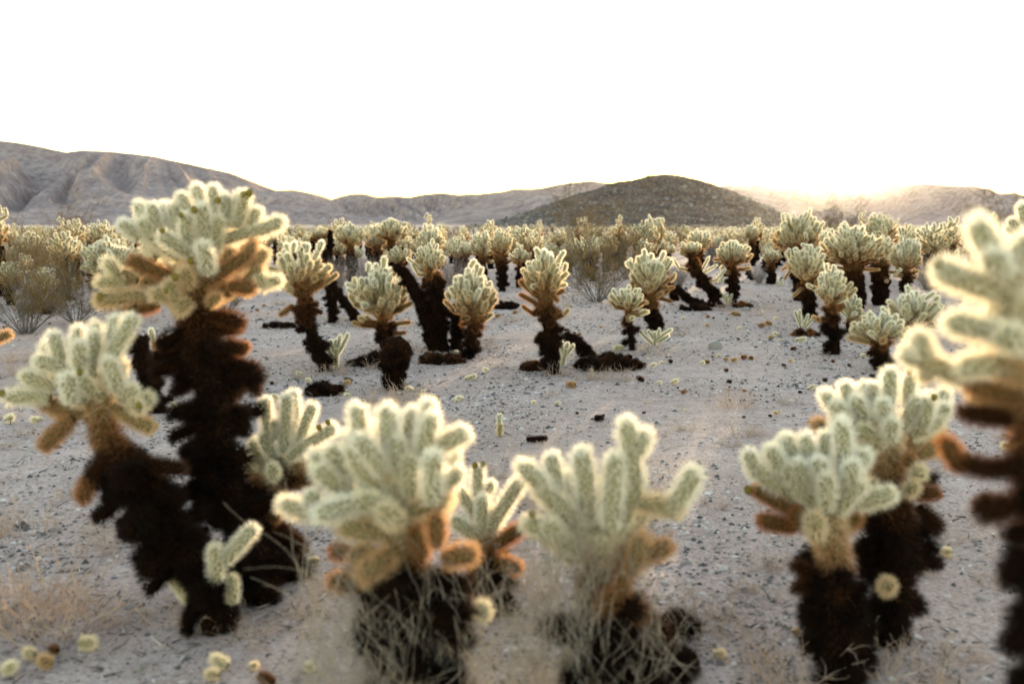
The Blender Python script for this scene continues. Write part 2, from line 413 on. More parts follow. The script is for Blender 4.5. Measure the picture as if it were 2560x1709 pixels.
def crown(root, B, T, R, rng, lod, w=1.0, density=1.0, flat=0.0, old=.55, fruit=0.0, low=-32, upright=.75, sq=1.0):
    """finger joints over an uneven crown between B (where it leaves the trunk) and T (its top), carried by limbs"""
    hgt = (T - B).length; axis = (T - B).normalized()
    C = B + (T - B) * .45; a = R; c = hgt * .55
    n = max(8, int(2 * math.pi * a * (a + c) * .5 * 1.35 / (.0074 * w * w) * density))
    ph = rng.uniform(0, 6.28); s0 = math.sin(math.radians(low))
    nb = max(4, n // 5); hubs = []
    for i in range(n):
        z = s0 + (1 - s0) * (i + .5) / n
        an = i * 2.39996 + ph + rng.uniform(-.35, .35)
        h = math.sqrt(max(0, 1 - z * z))
        o = Vector((math.cos(an) * h, math.sin(an) * h, z))
        bump = 1 + .5 * mnoise.noise((o.x * 1.6 + ph, o.y * 1.9, o.z * 1.9 + ph)) + rng.uniform(-.16, .08)
        tip = C + Vector((o.x * a * bump, o.y * a * bump * sq, o.z * c * bump))
        t = max(0, min(1, (tip.z - B.z) / max(.05, hgt)))
        foc = B + axis * hgt * (-.05 + .42 * t)             # the limb's root on the axis
        d = (tip - foc).normalized()
        if z < -.15: d = (d + Vector((0, 0, rng.uniform(-.5, .25)))).normalized()
        else: d = (d + Vector((0, 0, upright * rng.uniform(.25, .9)))).normalized()
        d = (d + Vector((rng.gauss(0, .14), rng.gauss(0, .14), rng.gauss(0, .10)))).normalized()
        L = w * rng.choice((.075, .09, .105, .12, .14))
        age = old * 1.2 * (1 - t) ** 1.25 + rng.uniform(-.05, .09)
        if rng.random() < .08: age *= .4
        p0 = tip - d * L
        put_joint(root, p0, tip, age, rng, lod, w * rng.uniform(.88, 1.12))
        if rng.random() < fruit: add_fruit(root, tip - d * .004, d, rng)
        if rng.random() < .22:      # a short side bud
            e = (d + Vector((rng.gauss(0, .9), rng.gauss(0, .9), .2))).normalized()
            q = tip - d * L * rng.uniform(.3, .6)
            put_joint(root, q, q + e * w * rng.uniform(.05, .075), max(0, age - .05), rng, lod, w * .85)
        v = p0 - foc
        if v.length > .06 and (i % 3 == 0 or z < .0):
            put_joint(root, foc.lerp(p0, .1), p0 + d * .012, min(1, age + .14), rng, lod, w * 1.05)

# ------------------------------------------------------------------ hand-built foreground chollas (joints read off the photograph, set in depth)
RNG = random.Random(11)
def K(ox, oy, s):
    return lambda x, y: (ox + x / s, oy + y / s)
k1, k5, k6, k7, k8, k4 = K(0, 300, 2.613), K(0, 750, 2.613), K(0, 1150, 2.731), K(700, 980, 2.151), K(1760, 850, 1.825), K(1760, 400, 2.614)
def near_cactus(label, base, trunk, joints, seed, fruits=(), back=0, backbox=None, skirt=(24, .8), lod='near', w=1.0, cat='cactus', skirt_keep=(.1, 1.0), slen=(.06, .13), name='cholla_cactus', shaggy=26000):
    """base: world point; trunk: [(px, py, radius, age)] bottom to top; joints: [(x0,y0,x1,y1,dy,age,w)] in photo px"""
    rng = random.Random(seed); root = plant_root(name, base, label, cat, None)
    Y = base.y
    path = [Vector(base) - Vector((0, 0, .03))] + [at(x, y, Y) for x, y, r, a in trunk]
    radii = [trunk[0][2] * 1.1] + [t[2] for t in trunk]; ages = [1.0] + [t[3] for t in trunk]
    radii = [r_ * .66 for r_ in radii]
    add_trunk(root, path, radii, ages, seed, per_m=shaggy, w=.0013)
    if skirt[0]: dead_skirt(root, path, radii, rng, int(skirt[0] * 1.25), lod, (skirt[1], 1.0), w=w, keep=skirt_keep, length=slen)
    for j in joints:
        x0, y0, x1, y1, dy, age = j[:6]; jw = j[6] if len(j) > 6 else 1.0
        dd = j[7] if len(j) > 7 else dy * .35
        put_joint(root, at(x0, y0, Y + dy - dd), at(x1, y1, Y + dy), age, rng, lod, jw * w)
    for x, y, dy in fruits:
        p = at(x, y, Y + dy); add_fruit(root, p, Vector((rng.uniform(-.4, .4), -.3, 1)), rng)
    if backbox:   # the far side of the crown, which the photo only hints at
        x0, y0, x1, y1, n = backbox
        for i in range(n):
            x = rng.uniform(x0, x1); y = rng.uniform(y0, y1); dy = rng.uniform(.08, .24)
            cxp = (x0 + x1) / 2; t = (y - y0) / (y1 - y0)
            p1 = at(x, y, Y + dy); c = at(cxp + (x - cxp) * .4, y1, Y + dy * .4)
            d = (p1 - c).normalized(); d = (d + Vector((0, .2, .5))).normalized()
            put_joint(root, p1 - d * rng.uniform(.08, .14), p1, .05 + .35 * t * t, rng, lod, w * rng.uniform(.9, 1.1))
    return root
def tr(k, *js): return [k(j[0], j[1]) + k(j[2], j[3]) + tuple(j[4:]) for j in js]
def tp(k, *ps): return [k(p[0], p[1]) + (p[2], p[3]) for p in ps]

gA = ground(652, 1503)
near_cactus('tall cholla with broad pale crown on a thick black trunk, at left in front', gA,
    tp(k6, (1760, 800, .075, .97), (1680, 560, .06, .97), (1560, 280, .06, .96)) + tp(k5, (1440, 1150, .065, .97), (1410, 920, .075, .96), (1440, 720, .085, .95), (1380, 480, .095, .93), (1300, 260, .09, .88), (1260, 60, .08, .75)) + tp(k1, (1280, 1060, .065, .42), (1300, 880, .05, .25)),
    tr(k1, (1170, 900, 890, 700, -.02, .10, 1.15), (910, 780, 800, 660, -.03, .02), (1050, 760, 985, 560, 0, .02), (1120, 740, 1080, 545, .08, .02), (1180, 780, 1140, 550, .03, .03),
       (1250, 660, 1205, 485, .06, .0), (1340, 640, 1310, 430, .06, .0, 1.05), (1410, 640, 1400, 440, .02, .0), (1470, 700, 1495, 495, .0, .02), (1530, 700, 1560, 480, .03, .03), (1545, 700, 1620, 485, -.02, .10),
       (1360, 820, 1300, 560, -.08, .03, 1.05), (1240, 850, 1185, 630, -.10, .05), (1250, 890, 1060, 740, -.13, .06, 1.05), (1400, 860, 1450, 640, -.05, .08), (1290, 900, 1390, 700, -.02, .15),
       (1420, 800, 1640, 720, 0, .10, 1.05), (1620, 730, 1690, 590, .0, .06), (1620, 740, 1850, 690, -.02, .08, 1.1), (1355, 1000, 1358, 815, -.17, .03, 1.1), (1320, 1080, 1640, 890, -.04, .46, 1.05),
       (1620, 900, 1650, 800, -.04, .40, .9), (1490, 980, 1490, 840, .02, .34), (1640, 960, 1740, 860, .03, .28), (1580, 1080, 1710, 970, .02, .30), (1690, 1000, 1730, 1100, -.02, .18), (1730, 1060, 1835, 1055, .0, .12),
       (1500, 1090, 1660, 1090, -.02, .5), (1120, 1030, 860, 910, -.06, .50, 1.0), (770, 1010, 690, 920, -.05, .14, 1.05), (830, 1060, 640, 1050, -.04, .2), (1000, 1150, 640, 1150, -.06, .30, 1.1),
       (900, 1050, 780, 1000, .0, .3), (1040, 1200, 850, 1250, -.03, .55, 1.0), (1200, 1150, 1000, 1150, -.15, .26, 1.1), (1160, 1230, 1110, 1070, -.16, .25), (1240, 1090, 1200, 970, -.17, .30, 1.0), (1370, 1210, 1415, 1140, -.08, .36, .9),
       (1100, 1090, 950, 1060, .05, .4), (1240, 1180, 1150, 1250, -.14, .28, 1.1), (1450, 1000, 1560, 940, .1, .35))
    + tr(k5, (1340, 100, 1590, 130, -.02, .72, 1.15), (1380, 200, 1560, 200, .02, .68), (1480, 280, 1590, 340, -.03, .7), (1560, 340, 1610, 290, -.03, .55, .8), (1450, 380, 1660, 480, 0, .78, 1.15), (1600, 460, 1670, 610, 0, .8, 1.1),
       (1200, 250, 1040, 320, -.03, .62), (1250, 420, 1080, 440, -.04, .86, 1.1), (1230, 560, 1130, 600, -.02, .88), (1300, 680, 1110, 760, -.03, .9, 1.1), (1320, 820, 1120, 880, 0, .92), (1380, 900, 1180, 1000, 0, .93), (1500, 720, 1620, 760, 0, .9), (1540, 820, 1600, 860, 0, .9), (1420, 1020, 1280, 1140, 0, .94), (1440, 1250, 1300, 1310, 0, .94)),
    21, fruits=[k1(1070, 745) + (-.15,), k1(1190, 640) + (-.12,), k1(1430, 545) + (-.06,), k1(1630, 500) + (-.04,), k1(1600, 510) + (-.04,), k1(650, 1170) + (-.09,), k1(1090, 1130) + (-.19,), k1(1150, 1050) + (-.19,), k1(1240, 940) + (-.18,), k1(1265, 610) + (-.1,)],
    backbox=k1(880, 520) + k1(1720, 1100) + (34,), skirt=(46, .82), slen=(.07, .14), skirt_keep=(.1, .8))

gB = ground(555, 1572)
near_cactus('low cholla with crooked black trunk leaning left, yellow buds on its pale crown', gB,
    tp(k6, (1480, 1050, .06, .9), (1390, 850, .06, .95), (1250, 640, .06, .97), (1110, 460, .07, .97)) + tp(k5, (980, 1350, .08, .97), (900, 1190, .09, .96), (780, 1040, .075, .88), (690, 920, .055, .62), (655, 800, .055, .55), (640, 620, .05, .3)),
    tr(k5, (420, 450, 350, 220, 0, .0, 1.05), (510, 370, 495, 185, .07, .0), (610, 340, 615, 155, .05, .0), (600, 450, 628, 210, -.02, .02), (735, 340, 740, 110, .02, .0, 1.05), (690, 420, 870, 125, -.02, .02, 1.1), (525, 500, 500, 275, -.08, .03, 1.05),
       (470, 480, 255, 365, -.02, .06, 1.1), (370, 570, 150, 510, 0, .1), (330, 640, 40, 610, -.03, .1, 1.05), (480, 660, 425, 510, -.15, .0, 1.15), (620, 620, 540, 500, -.10, .12), (780, 600, 735, 385, -.08, .03, 1.1), (790, 660, 870, 560, -.06, .08),
       (830, 720, 975, 630, -.03, .15, 1.05), (860, 660, 925, 710, -.1, .2), (740, 690, 985, 860, -.02, .34, 1.05), (540, 720, 285, 700, .02, .42, 1.1), (480, 770, 280, 940, -.03, .48, 1.15), (560, 660, 430, 640, -.08, .2), (690, 640, 600, 560, -.06, .2), (620, 560, 560, 400, .05, .1), (700, 560, 800, 420, .08, .1)),
    22, fruits=[k5(518, 492) + (-.16,), k5(25, 632) + (-.04,), k5(915, 705) + (-.12,), k5(960, 865) + (-.03,)],
    backbox=k5(250, 250) + k5(900, 700) + (20,), skirt=(40, .86), slen=(.06, .13), skirt_keep=(.12, .72))
near_cactus_extra = [  # dead arms and pale sprouts of the same plant
    tr(k5, (700, 1010, 570, 1160, -.05, .82, 1.15), (575, 1150, 565, 1310, -.05, .55, 1.15), (950, 1060, 1190, 1130, -.03, .82, 1.15), (900, 1180, 1190, 1300, 0, .93, 1.1), (820, 1250, 660, 1440, 0, .93, 1.15), (900, 1360, 800, 1530, 0, .95, 1.1), (1100, 1300, 1200, 1290, 0, .94)),
    tr(k6, (1480, 840, 1475, 580, -.06, .06, 1.05), (1530, 700, 1710, 455, -.06, .04, 1.0), (1590, 980, 1580, 800, -.04, .12, .85), (1290, 960, 1165, 745, .0, .08, .8), (1350, 1050, 1270, 900, 0, .12, .8), (1280, 480, 1400, 540, 0, .95, 1.0))]
rootB = [o for o in COL.objects if o.get('label', '').startswith('low cholla with crooked')][0]
for js in near_cactus_extra:
    for j in js: put_joint(rootB, at(j[0], j[1], gB.y + j[4]), at(j[2], j[3], gB.y + j[4]), j[5], RNG, 'near', j[6] if len(j) > 6 else 1)

gC = ground(712, 1448)
near_cactus('slender cholla with finger-like joints half hidden behind the tall black trunk', gC,
    tp(k6, (1920, 780, .045, .93), (1880, 560, .05, .92), (1830, 420, .055, .85), (1770, 260, .055, .65)) + tp(k5, (1800, 1200, .05, .4), (1830, 1050, .045, .15)),
    tr(k5, (1770, 930, 1710, 655, 0, .02, 1.0), (1800, 900, 1805, 790, -.03, .05, .85), (1850, 990, 1890, 640, -.02, .0, 1.05), (1920, 880, 1935, 600, .06, .0), (1940, 960, 2045, 680, .0, .02), (1890, 1030, 2160, 820, -.04, .04, 1.1), (1800, 1040, 1690, 890, -.03, .05),
       (1720, 1100, 1640, 920, 0, .08), (1750, 1130, 1630, 1010, .02, .15), (1790, 1170, 1790, 1090, -.14, .12, 1.0), (1720, 1220, 1640, 1170, -.02, .52, .95), (1840, 1200, 2050, 1180, 0, .62, 1.05), (1820, 1100, 1960, 1080, .03, .4), (1700, 1150, 1600, 1080, .05, .3), (1750, 1290, 1640, 1230, 0, .6))
    + tr(k6, (1880, 430, 2090, 590, 0, .72, 1.1), (1800, 330, 1900, 410, -.05, .5), (1850, 480, 1800, 360, -.04, .55), (1900, 600, 1980, 700, -.03, .6, .9), (1800, 300, 1740, 200, -.05, .55)),
    23, fruits=[k5(2150, 815) + (-.05,), k5(2090, 850) + (-.05,)], backbox=k5(1680, 700) + k5(2080, 1050) + (8,), skirt=(22, .8), slen=(.05, .10))

YD = 2.42
gD = at(*k7(700, 1300), YD); gD = Vector((gD.x, YD, gz(gD.x, YD)))
near_cactus('large blurred cholla at bottom centre, dense pale crown over straw-wrapped black base', gD,
    tp(k7, (710, 1400, .075, .97), (690, 1150, .08, .95), (690, 980, .07, .8), (660, 800, .06, .35), (640, 600, .05, .2), (620, 450, .04, .12)),
    tr(k7, (445, 330, 428, 75, .0, .0, 1.05), (590, 380, 568, 95, -.02, .0, 1.1), (690, 330, 690, 95, .07, .0), (760, 330, 795, 60, .03, .0, 1.05), (750, 380, 810, 120, -.03, .03), (800, 330, 990, 200, .0, .02, 1.1), (560, 440, 445, 230, -.08, .02, 1.05),
       (540, 560, 355, 310, -.04, .08, 1.1), (420, 470, 265, 300, .02, .05), (380, 570, 205, 400, -.02, .06, 1.05), (260, 430, 175, 340, .03, .03), (660, 470, 610, 260, -.05, .04), (830, 590, 795, 350, -.13, .02, 1.15), (860, 540, 950, 415, -.06, .03, 1.0),
       (420, 600, 195, 650, -.16, .02, 1.15), (580, 620, 420, 560, -.12, .14, 1.1), (700, 640, 890, 560, -.08, .28, 1.1), (560, 760, 315, 740, -.10, .26, 1.1), (840, 820, 850, 680, -.12, .48, 1.0), (770, 880, 740, 740, -.05, .5), (880, 900, 1030, 850, -.09, .46, 1.15),
       (600, 860, 440, 1000, -.15, .40, 1.3), (500, 820, 380, 900, -.05, .4), (380, 1010, 280, 1025, -.08, .48, 1.1), (370, 870, 280, 850, 0, .56, .95), (200, 660, 5, 605, .0, .08, 1.05), (170, 660, 180, 530, -.02, .03, 1.0), (380, 640, 180, 655, .05, .2),
       (950, 1120, 1010, 1200, -.05, .52, 1.1), (1060, 1160, 1110, 1180, -.08, .16, 1.0), (700, 560, 720, 360, -.06, .1), (520, 480, 500, 300, .08, .05), (880, 1020, 960, 1120, -.05, .8), (640, 700, 560, 640, -.15, .2, 1.1)),
    24, backbox=k7(280, 180) + k7(940, 640) + (26,), skirt=(46, .9), slen=(.07, .17), skirt_keep=(.05, .66))
gE = ground(1228, 1525)
near_cactus('small cholla with orange lower joints between the two large blurred front chollas', gE,
    tp(k7, (1130, 1080, .045, .95), (1110, 950, .045, .85), (1100, 820, .045, .62), (1095, 740, .04, .3)),
    tr(k7, (1060, 560, 1070, 405, .06, .03, .95), (1030, 620, 950, 525, .06, .05), (1090, 760, 1080, 570, -.03, .04, 1.0), (1070, 790, 935, 680, -.03, .06, 1.05), (1120, 760, 1280, 440, -.02, .03, 1.15), (1130, 840, 1300, 730, -.04, .56, 1.1),
       (1150, 910, 1290, 930, -.05, .52, 1.15), (1080, 920, 1030, 1030, -.02, .62, 1.0), (1150, 980, 1240, 1010, 0, .62), (1060, 640, 1120, 480, .09, .05), (1130, 780, 1180, 620, .06, .08), (1100, 700, 1010, 600, .08, .06)),
    25, fruits=[k7(1045, 410) + (.04,), k7(1095, 405) + (.06,)], skirt=(14, .82), slen=(.05, .1), skirt_keep=(.1, .75))
YF = 2.45
gF = at(*k7(1740, 1560), YF); gF = Vector((gF.x, YF, gz(gF.x, YF)))
near_cactus('blurred cholla right of bottom centre, long separate joints spread like a hand', gF,
    tp(k7, (1740, 1560, .075, .96), (1740, 1300, .075, .95), (1740, 1100, .06, .85), (1720, 920, .055, .45), (1715, 760, .05, .18)),
    tr(k7, (1480, 600, 1320, 370, .0, .03, 1.1), (1640, 760, 1440, 500, -.02, .06, 1.15), (1500, 540, 1450, 340, .05, .0, 1.0), (1660, 700, 1640, 310, .0, .0, 1.2), (1700, 740, 1560, 430, .08, .05, 1.0), (1780, 740, 1790, 360, -.06, .02, 1.15),
       (1920, 520, 1845, 155, .0, .02, 1.1), (1920, 330, 1980, 220, -.02, .0, 1.0), (1780, 800, 1950, 480, .02, .12, 1.15), (1930, 590, 2150, 630, .0, .24, 1.1), (2090, 660, 2250, 430, -.02, .04, 1.15), (1620, 860, 1345, 670, -.05, .08, 1.1), (1600, 920, 1420, 740, .02, .12),
       (1500, 800, 1460, 700, -.08, .1), (1880, 980, 1960, 790, -.05, .40, 1.1), (1940, 880, 2100, 840, -.03, .46, 1.05), (1800, 920, 1900, 850, .0, .6), (1720, 1220, 1800, 1070, -.10, .55, 1.15), (1820, 1260, 1900, 1150, -.08, .58, 1.15), (1900, 1080, 1960, 1230, -.02, .66, 1.1), (1680, 1060, 1620, 1010, -.06, .6), (1960, 1200, 2060, 1330, .05, .85, 1.1), (1830, 980, 1850, 1100, -.1, .5, 1.1)),
    26, fruits=[k7(1360, 675) + (-.05,)], backbox=k7(1420, 420) + k7(1960, 720) + (7,), skirt=(24, .86), slen=(.06, .15), skirt_keep=(.05, .7))
YG = 2.75
gG = at(*k8(640, 1600), YG); gG = Vector((gG.x, YG, gz(gG.x, YG)))
near_cactus('front cholla of the close pair at lower right, pale crown on brown stalk', gG,
    tp(k8, (650, 1560, .065, .97), (630, 1400, .07, .97), (600, 1200, .075, .96), (600, 1080, .06, .82), (590, 980, .05, .5), (575, 850, .045, .35), (560, 740, .045, .2)),
    tr(k8, (350, 680, 215, 585, -.02, .06, 1.1), (240, 620, 203, 505, -.02, .02, .95), (400, 740, 325, 480, 0, .05, 1.05), (440, 640, 360, 450, .06, .02), (490, 580, 472, 435, .05, .0, 1.0), (550, 560, 550, 425, .09, .02), (630, 620, 652, 375, .0, .0, 1.15),
       (540, 680, 535, 535, -.06, .02), (600, 690, 725, 505, .0, .02, 1.1), (650, 690, 675, 555, -.09, .02, 1.1), (500, 760, 375, 590, -.04, .07, 1.1), (560, 770, 570, 630, -.12, .06, 1.0), (600, 790, 700, 640, -.08, .06, 1.1), (690, 750, 865, 690, -.05, .08, 1.1),
       (470, 800, 215, 705, .0, .52, .9), (420, 850, 250, 830, -.02, .56, 1.0), (510, 900, 512, 810, -.14, .24, 1.15), (470, 860, 400, 780, -.05, .55), (520, 1070, 412, 1035, 0, .8, .9), (500, 1110, 415, 1140, 0, .8, .9), (640, 860, 700, 800, .03, .5), (460, 700, 440, 560, -.05, .04)),
    27, fruits=[k8(205, 700) + (.0,)], backbox=k8(320, 440) + k8(760, 720) + (16,), skirt=(34, .92), slen=(.04, .09), skirt_keep=(.05, .68))
YH = 3.0
gH = at(*k8(820, 1600), YH); gH = Vector((gH.x, YH, gz(gH.x, YH)))
near_cactus('rear cholla of the close pair at lower right, wide crown and shaggy black trunk', gH,
    tp(k8, (820, 1540, .07, .97), (840, 1300, .07, .97), (870, 1050, .085, .96), (880, 850, .085, .93), (850, 690, .07, .75), (840, 580, .06, .5), (840, 450, .05, .25)),
    tr(k8, (850, 300, 838, 135, .0, .0, 1.05), (930, 300, 930, 155, .02, .0, .95), (670, 300, 650, 195, .03, .0), (640, 350, 548, 245, .0, .02, 1.05), (660, 370, 605, 285, -.06, .03), (730, 380, 700, 260, -.05, .02, 1.05), (790, 300, 768, 200, .06, .0),
       (830, 380, 812, 275, -.09, .02), (900, 400, 985, 270, -.02, .03, 1.1), (950, 350, 1015, 245, .05, .0), (990, 410, 1045, 280, -.06, .05), (1060, 370, 1115, 300, .0, .02), (940, 440, 1090, 370, -.03, .1, 1.0), (860, 450, 848, 365, -.14, .05, 1.0),
       (740, 440, 610, 350, -.06, .08, 1.1), (810, 490, 730, 400, -.1, .14, 1.0), (800, 480, 720, 480, -.05, .25), (980, 530, 1100, 465, -.03, .36, 1.0), (960, 610, 1000, 595, -.12, .2, 1.05), (930, 690, 955, 670, -.14, .24, 1.0), (960, 700, 1065, 690, -.02, .62, 1.0),
       (960, 640, 1050, 620, .02, .9, .8), (920, 560, 960, 540, -.08, .5), (920, 950, 1060, 1040, 0, .92, 1.1), (930, 1150, 985, 1230, 0, .93, 1.2), (830, 1140, 842, 1100, -.16, .3, 1.0), (760, 1020, 690, 950, 0, .93, 1.1), (780, 820, 690, 830, 0, .85), (540, 400, 505, 375, .15, .4), (980, 760, 1060, 860, 0, .85, 1.1)),
    28, fruits=[k8(930, 158) + (.0,), k8(1048, 275) + (-.07,)], backbox=k8(580, 200) + k8(1110, 450) + (24,), skirt=(38, .9), slen=(.04, .10), skirt_keep=(.05, .72))
YI = 1.72
gI = at(*k8(1450, 1500), YI); gI = Vector((gI.x + .05, YI, gz(gI.x, YI)))
near_cactus('very close out-of-focus cholla cut by the right edge, long pale arms', gI,
    tp(k8, (1600, 1900, .05, .98), (1590, 1400, .05, .98), (1570, 1000, .05, .98), (1550, 700, .05, .95), (1520, 450, .045, .75)) + tp(k4, (2080, 1300, .045, .35), (2030, 1000, .045, .2), (1990, 720, .04, .12)),
    tr(k4, (1930, 720, 1800, 400, .0, .02, 1.15), (2000, 740, 2110, 480, .0, .02, 1.1), (1980, 880, 1500, 730, -.02, .06, 1.15), (1960, 760, 1900, 600, -.06, .05, 1.0), (1930, 1140, 1590, 1030, -.05, .08, 1.1), (2060, 1030, 1820, 1040, .02, .12), (1990, 1340, 1700, 1310, -.05, .10, 1.05),
       (1740, 1450, 1330, 1250, .02, .08, 1.0), (1460, 1290, 1395, 1140, .0, .04, 1.0), (1500, 1420, 1420, 1380, .03, .2, .8), (2090, 1420, 1900, 1340, -.05, .36, 1.0), (2050, 1560, 1750, 1430, .0, .48, 1.0), (2100, 1200, 1960, 1120, -.1, .1, 1.1), (2100, 1080, 2130, 900, -.05, .1), (2100, 850, 2200, 620, .05, .05))
    + tr(k8, (1420, 360, 1170, 340, .0, .76, .85), (1540, 560, 1330, 590, -.02, .84, .9), (1350, 590, 1150, 575, -.02, .80, .85), (1180, 590, 1090, 465, -.02, .58, .8), (1480, 740, 1260, 770, -.02, .82, 1.1), (1300, 770, 1260, 720, -.02, .8, .9), (1460, 860, 1380, 900, 0, .9), (1440, 950, 1400, 1120, 0, .94, 1.2), (1420, 280, 1220, 250, .06, .3, 1.0), (1460, 1320, 1400, 1420, 0, .94, 1.2)),
    29, w=.86, fruits=[k4(1530, 722) + (-.03,)], skirt=(22, .95), slen=(.04, .08), skirt_keep=(.1, .7))
gJ = ground(2610, 1330)
near_cactus('pale cholla joints at the right edge beside the close out-of-focus plant', gJ, [(2610, 1000, .06, .95), (2600, 760, .06, .8), (2590, 620, .05, .4)],
    tr(k4, (2120, 480, 2060, 300, 0, .02, 1.0), (2060, 470, 2015, 385, .0, .04, .9), (2030, 480, 1980, 440, .05, .05, .9), (2150, 470, 2100, 340, .06, .03), (2180, 480, 2180, 300, 0, .02), (2150, 560, 2060, 540, -.05, .2)), 30, skirt=(12, .8))
gK = ground(-90, 1230)
near_cactus('single amber-tipped joint entering at the left edge', gK, [(-90, 1050, .05, .95), (-95, 900, .05, .8), (-90, 840, .045, .5)],
    [(-60, 870, 22, 838, 0, .42, 1.0), (-90, 850, -100, 740, 0, .1, 1.0), (-80, 860, -40, 760, 0, .1, 1.0)], 31, skirt=(10, .8))
# ------------------------------------------------------------------ middle-distance chollas
def mid_cactus(label, bx, by, tx, ty, half, cb, seed, age_top=.0, old=.55, trunk_r=.05, bend=0.0, lod='mid', w=None, skirt=None, density=1.0, fruit=0.0, group='cholla cacti of the middle field', upright=.75, extra=(), low=-28, dist=None, neck=.45):
    """viewer px: base, crown top, crown half width, y where the crown leaves the trunk"""
    rng = random.Random(seed); g = ground(bx * S, by * S)
    Y = g.y
    T = at(tx * S, ty * S, Y); R = half * S / F * Y
    f = (cb - ty) / max(1, by - ty)
    B = T.lerp(g, f); B.x = T.x + (g.x - T.x) * f * f
    root = plant_root('cholla_cactus', g, label, 'cactus', group)
    mid1 = g.lerp(B, .35); mid2 = g.lerp(B, .7)
    mid1.x += bend * .6; mid2.x += bend
    path = [g - Vector((0, 0, .03)), mid1, mid2, B, B.lerp(T, .5)]
    radii = [trunk_r * 1.05, trunk_r, trunk_r * 1.1, trunk_r, trunk_r * .7]
    add_trunk(root, path, radii, [.97, .97, .93, min(.8, neck + .15), .25], seed, per_m=4200, w=.0022, segs=10)
    hgt = (B - g).length
    ns = skirt if skirt is not None else int(10 + hgt * 38)
    dead_skirt(root, path[:4], radii[:4], rng, ns, lod, (.6, 1.0), keep=(.2, 1.0), length=(.06, .11), w=1.15)
    ww = w or max(.90, min(1.18, R / .21))
    crown(root, B, T, R, rng, lod, ww, density, old=old, fruit=fruit, upright=upright, low=low)
    for k in range(rng.choice((0, 1, 2, 3))):      # odd lower arms that break the outline
        q = path[3].lerp(path[1], rng.uniform(.0, .45)); an = rng.uniform(0, 6.28)
        d = Vector((math.cos(an), math.sin(an) * .6, rng.uniform(-.5, .35))).normalized(); L1 = rng.uniform(.09, .15); ag = rng.uniform(.4, .75)
        e = q + d * (trunk_r + L1); put_joint(root, q + d * trunk_r * .4, e, ag, rng, lod, ww * 1.05)
        for m in range(rng.choice((1, 2, 2))):
            d2 = (d * .7 + Vector((rng.gauss(0, .4), rng.gauss(0, .4), rng.uniform(.2, 1.2)))).normalized()
            put_joint(root, e - d * .01, e + d2 * rng.uniform(.06, .10), max(.05, ag - rng.uniform(.15, .4)), rng, lod, ww * .95)
    for j in extra:
        p0, p1 = at(j[0] * S, j[1] * S, Y + j[4]), at(j[2] * S, j[3] * S, Y + j[4])
        put_joint(root, p0, p1, j[5], rng, lod, j[6] if len(j) > 6 else .9)
        near = min((a_.lerp(b_, t_ / 8) for a_, b_ in zip(path, path[1:]) for t_ in range(9)), key=lambda q: (q - p0).length + .6 * abs(q.z - p0.z + .03))
        if (near - p0).length > .05: put_joint(root, near, p0 + (p1 - p0) * .15, min(.95, j[5] + .2), rng, lod, .95)
    return root

mid_cactus('cholla on thin black trunk leaning left, a pale sprout at its foot', 748, 852, 682, 556, 66, 672, 41, bend=-.03, trunk_r=.045, density=.7, upright=1.0, fruit=.04,
    extra=[(700, 668, 740, 652, -.03, .5), (735, 655, 775, 632, -.03, .3), (725, 640, 742, 620, -.06, .1), (672, 700, 645, 725, 0, .5, 1.1), (700, 700, 735, 720, 0, .72)])
mid_cactus('dense cauliflower-topped cholla directly behind the shaggy black stump', 884, 800, 868, 600, 64, 735, 42, old=.42, trunk_r=.05,
    extra=[(835, 690, 800, 660, -.05, .1), (905, 660, 935, 640, -.03, .05), (835, 745, 808, 740, 0, .4), (900, 745, 940, 735, 0, .42), (900, 765, 930, 765, 0, .5)])
mid_cactus('cholla with flat-topped crown standing right of two dark dead trunks', 1081, 822, 1083, 611, 50, 738, 43, old=.45, trunk_r=.033)
mid_cactus('lone cholla with orange left arms beside a twiggy creosote bush', 1270, 857, 1248, 568, 48, 690, 44, old=.5, trunk_r=.055, density=.85, upright=.9, bend=.01,
    extra=[(1240, 685, 1190, 650, 0, .5, 1.0), (1235, 700, 1195, 672, -.04, .55), (1225, 720, 1197, 705, -.03, .5, .8), (1250, 660, 1280, 690, -.05, .5, 1.0), (1275, 610, 1290, 575, 0, .02)])
mid_cactus('tall cholla of two overlapping ones at centre right, orange drooping arms', 1508, 758, 1482, 578, 50, 690, 45, old=.5, trunk_r=.055,
    extra=[(1500, 665, 1545, 655, -.03, .46), (1500, 680, 1540, 690, 0, .55), (1500, 645, 1535, 625, 0, .4)])
mid_cactus('short thin-stemmed cholla in front of the tall centre-right one', 1452, 803, 1438, 655, 36, 712, 46, old=.5, trunk_r=.026, density=.8, skirt=8)
mid_cactus('cholla with bare dark leaning trunk and brown knob top above a fallen log', 1655, 705, 1583, 556, 26, 590, 47, old=.9, trunk_r=.06, bend=-.05, neck=.75,
    extra=[(1600, 640, 1625, 590, .03, .05), (1605, 630, 1645, 610, 0, .06), (1560, 620, 1545, 590, .03, .06), (1640, 645, 1665, 620, .1, .02)])
mid_cactus('upright cholla with thick dark trunk standing alone on open sand', 1682, 696, 1680, 550, 37, 612, 48, old=.55, trunk_r=.06, upright=.9, density=.85,
    extra=[(1665, 600, 1638, 592, 0, .4), (1660, 588, 1645, 572, 0, .05), (1672, 690, 1655, 670, -.1, .05, .7)])
mid_cactus('small narrow cholla with shaggy cone trunk left of the sunlit cluster', 1772, 652, 1768, 570, 18, 605, 49, old=.6, trunk_r=.065)
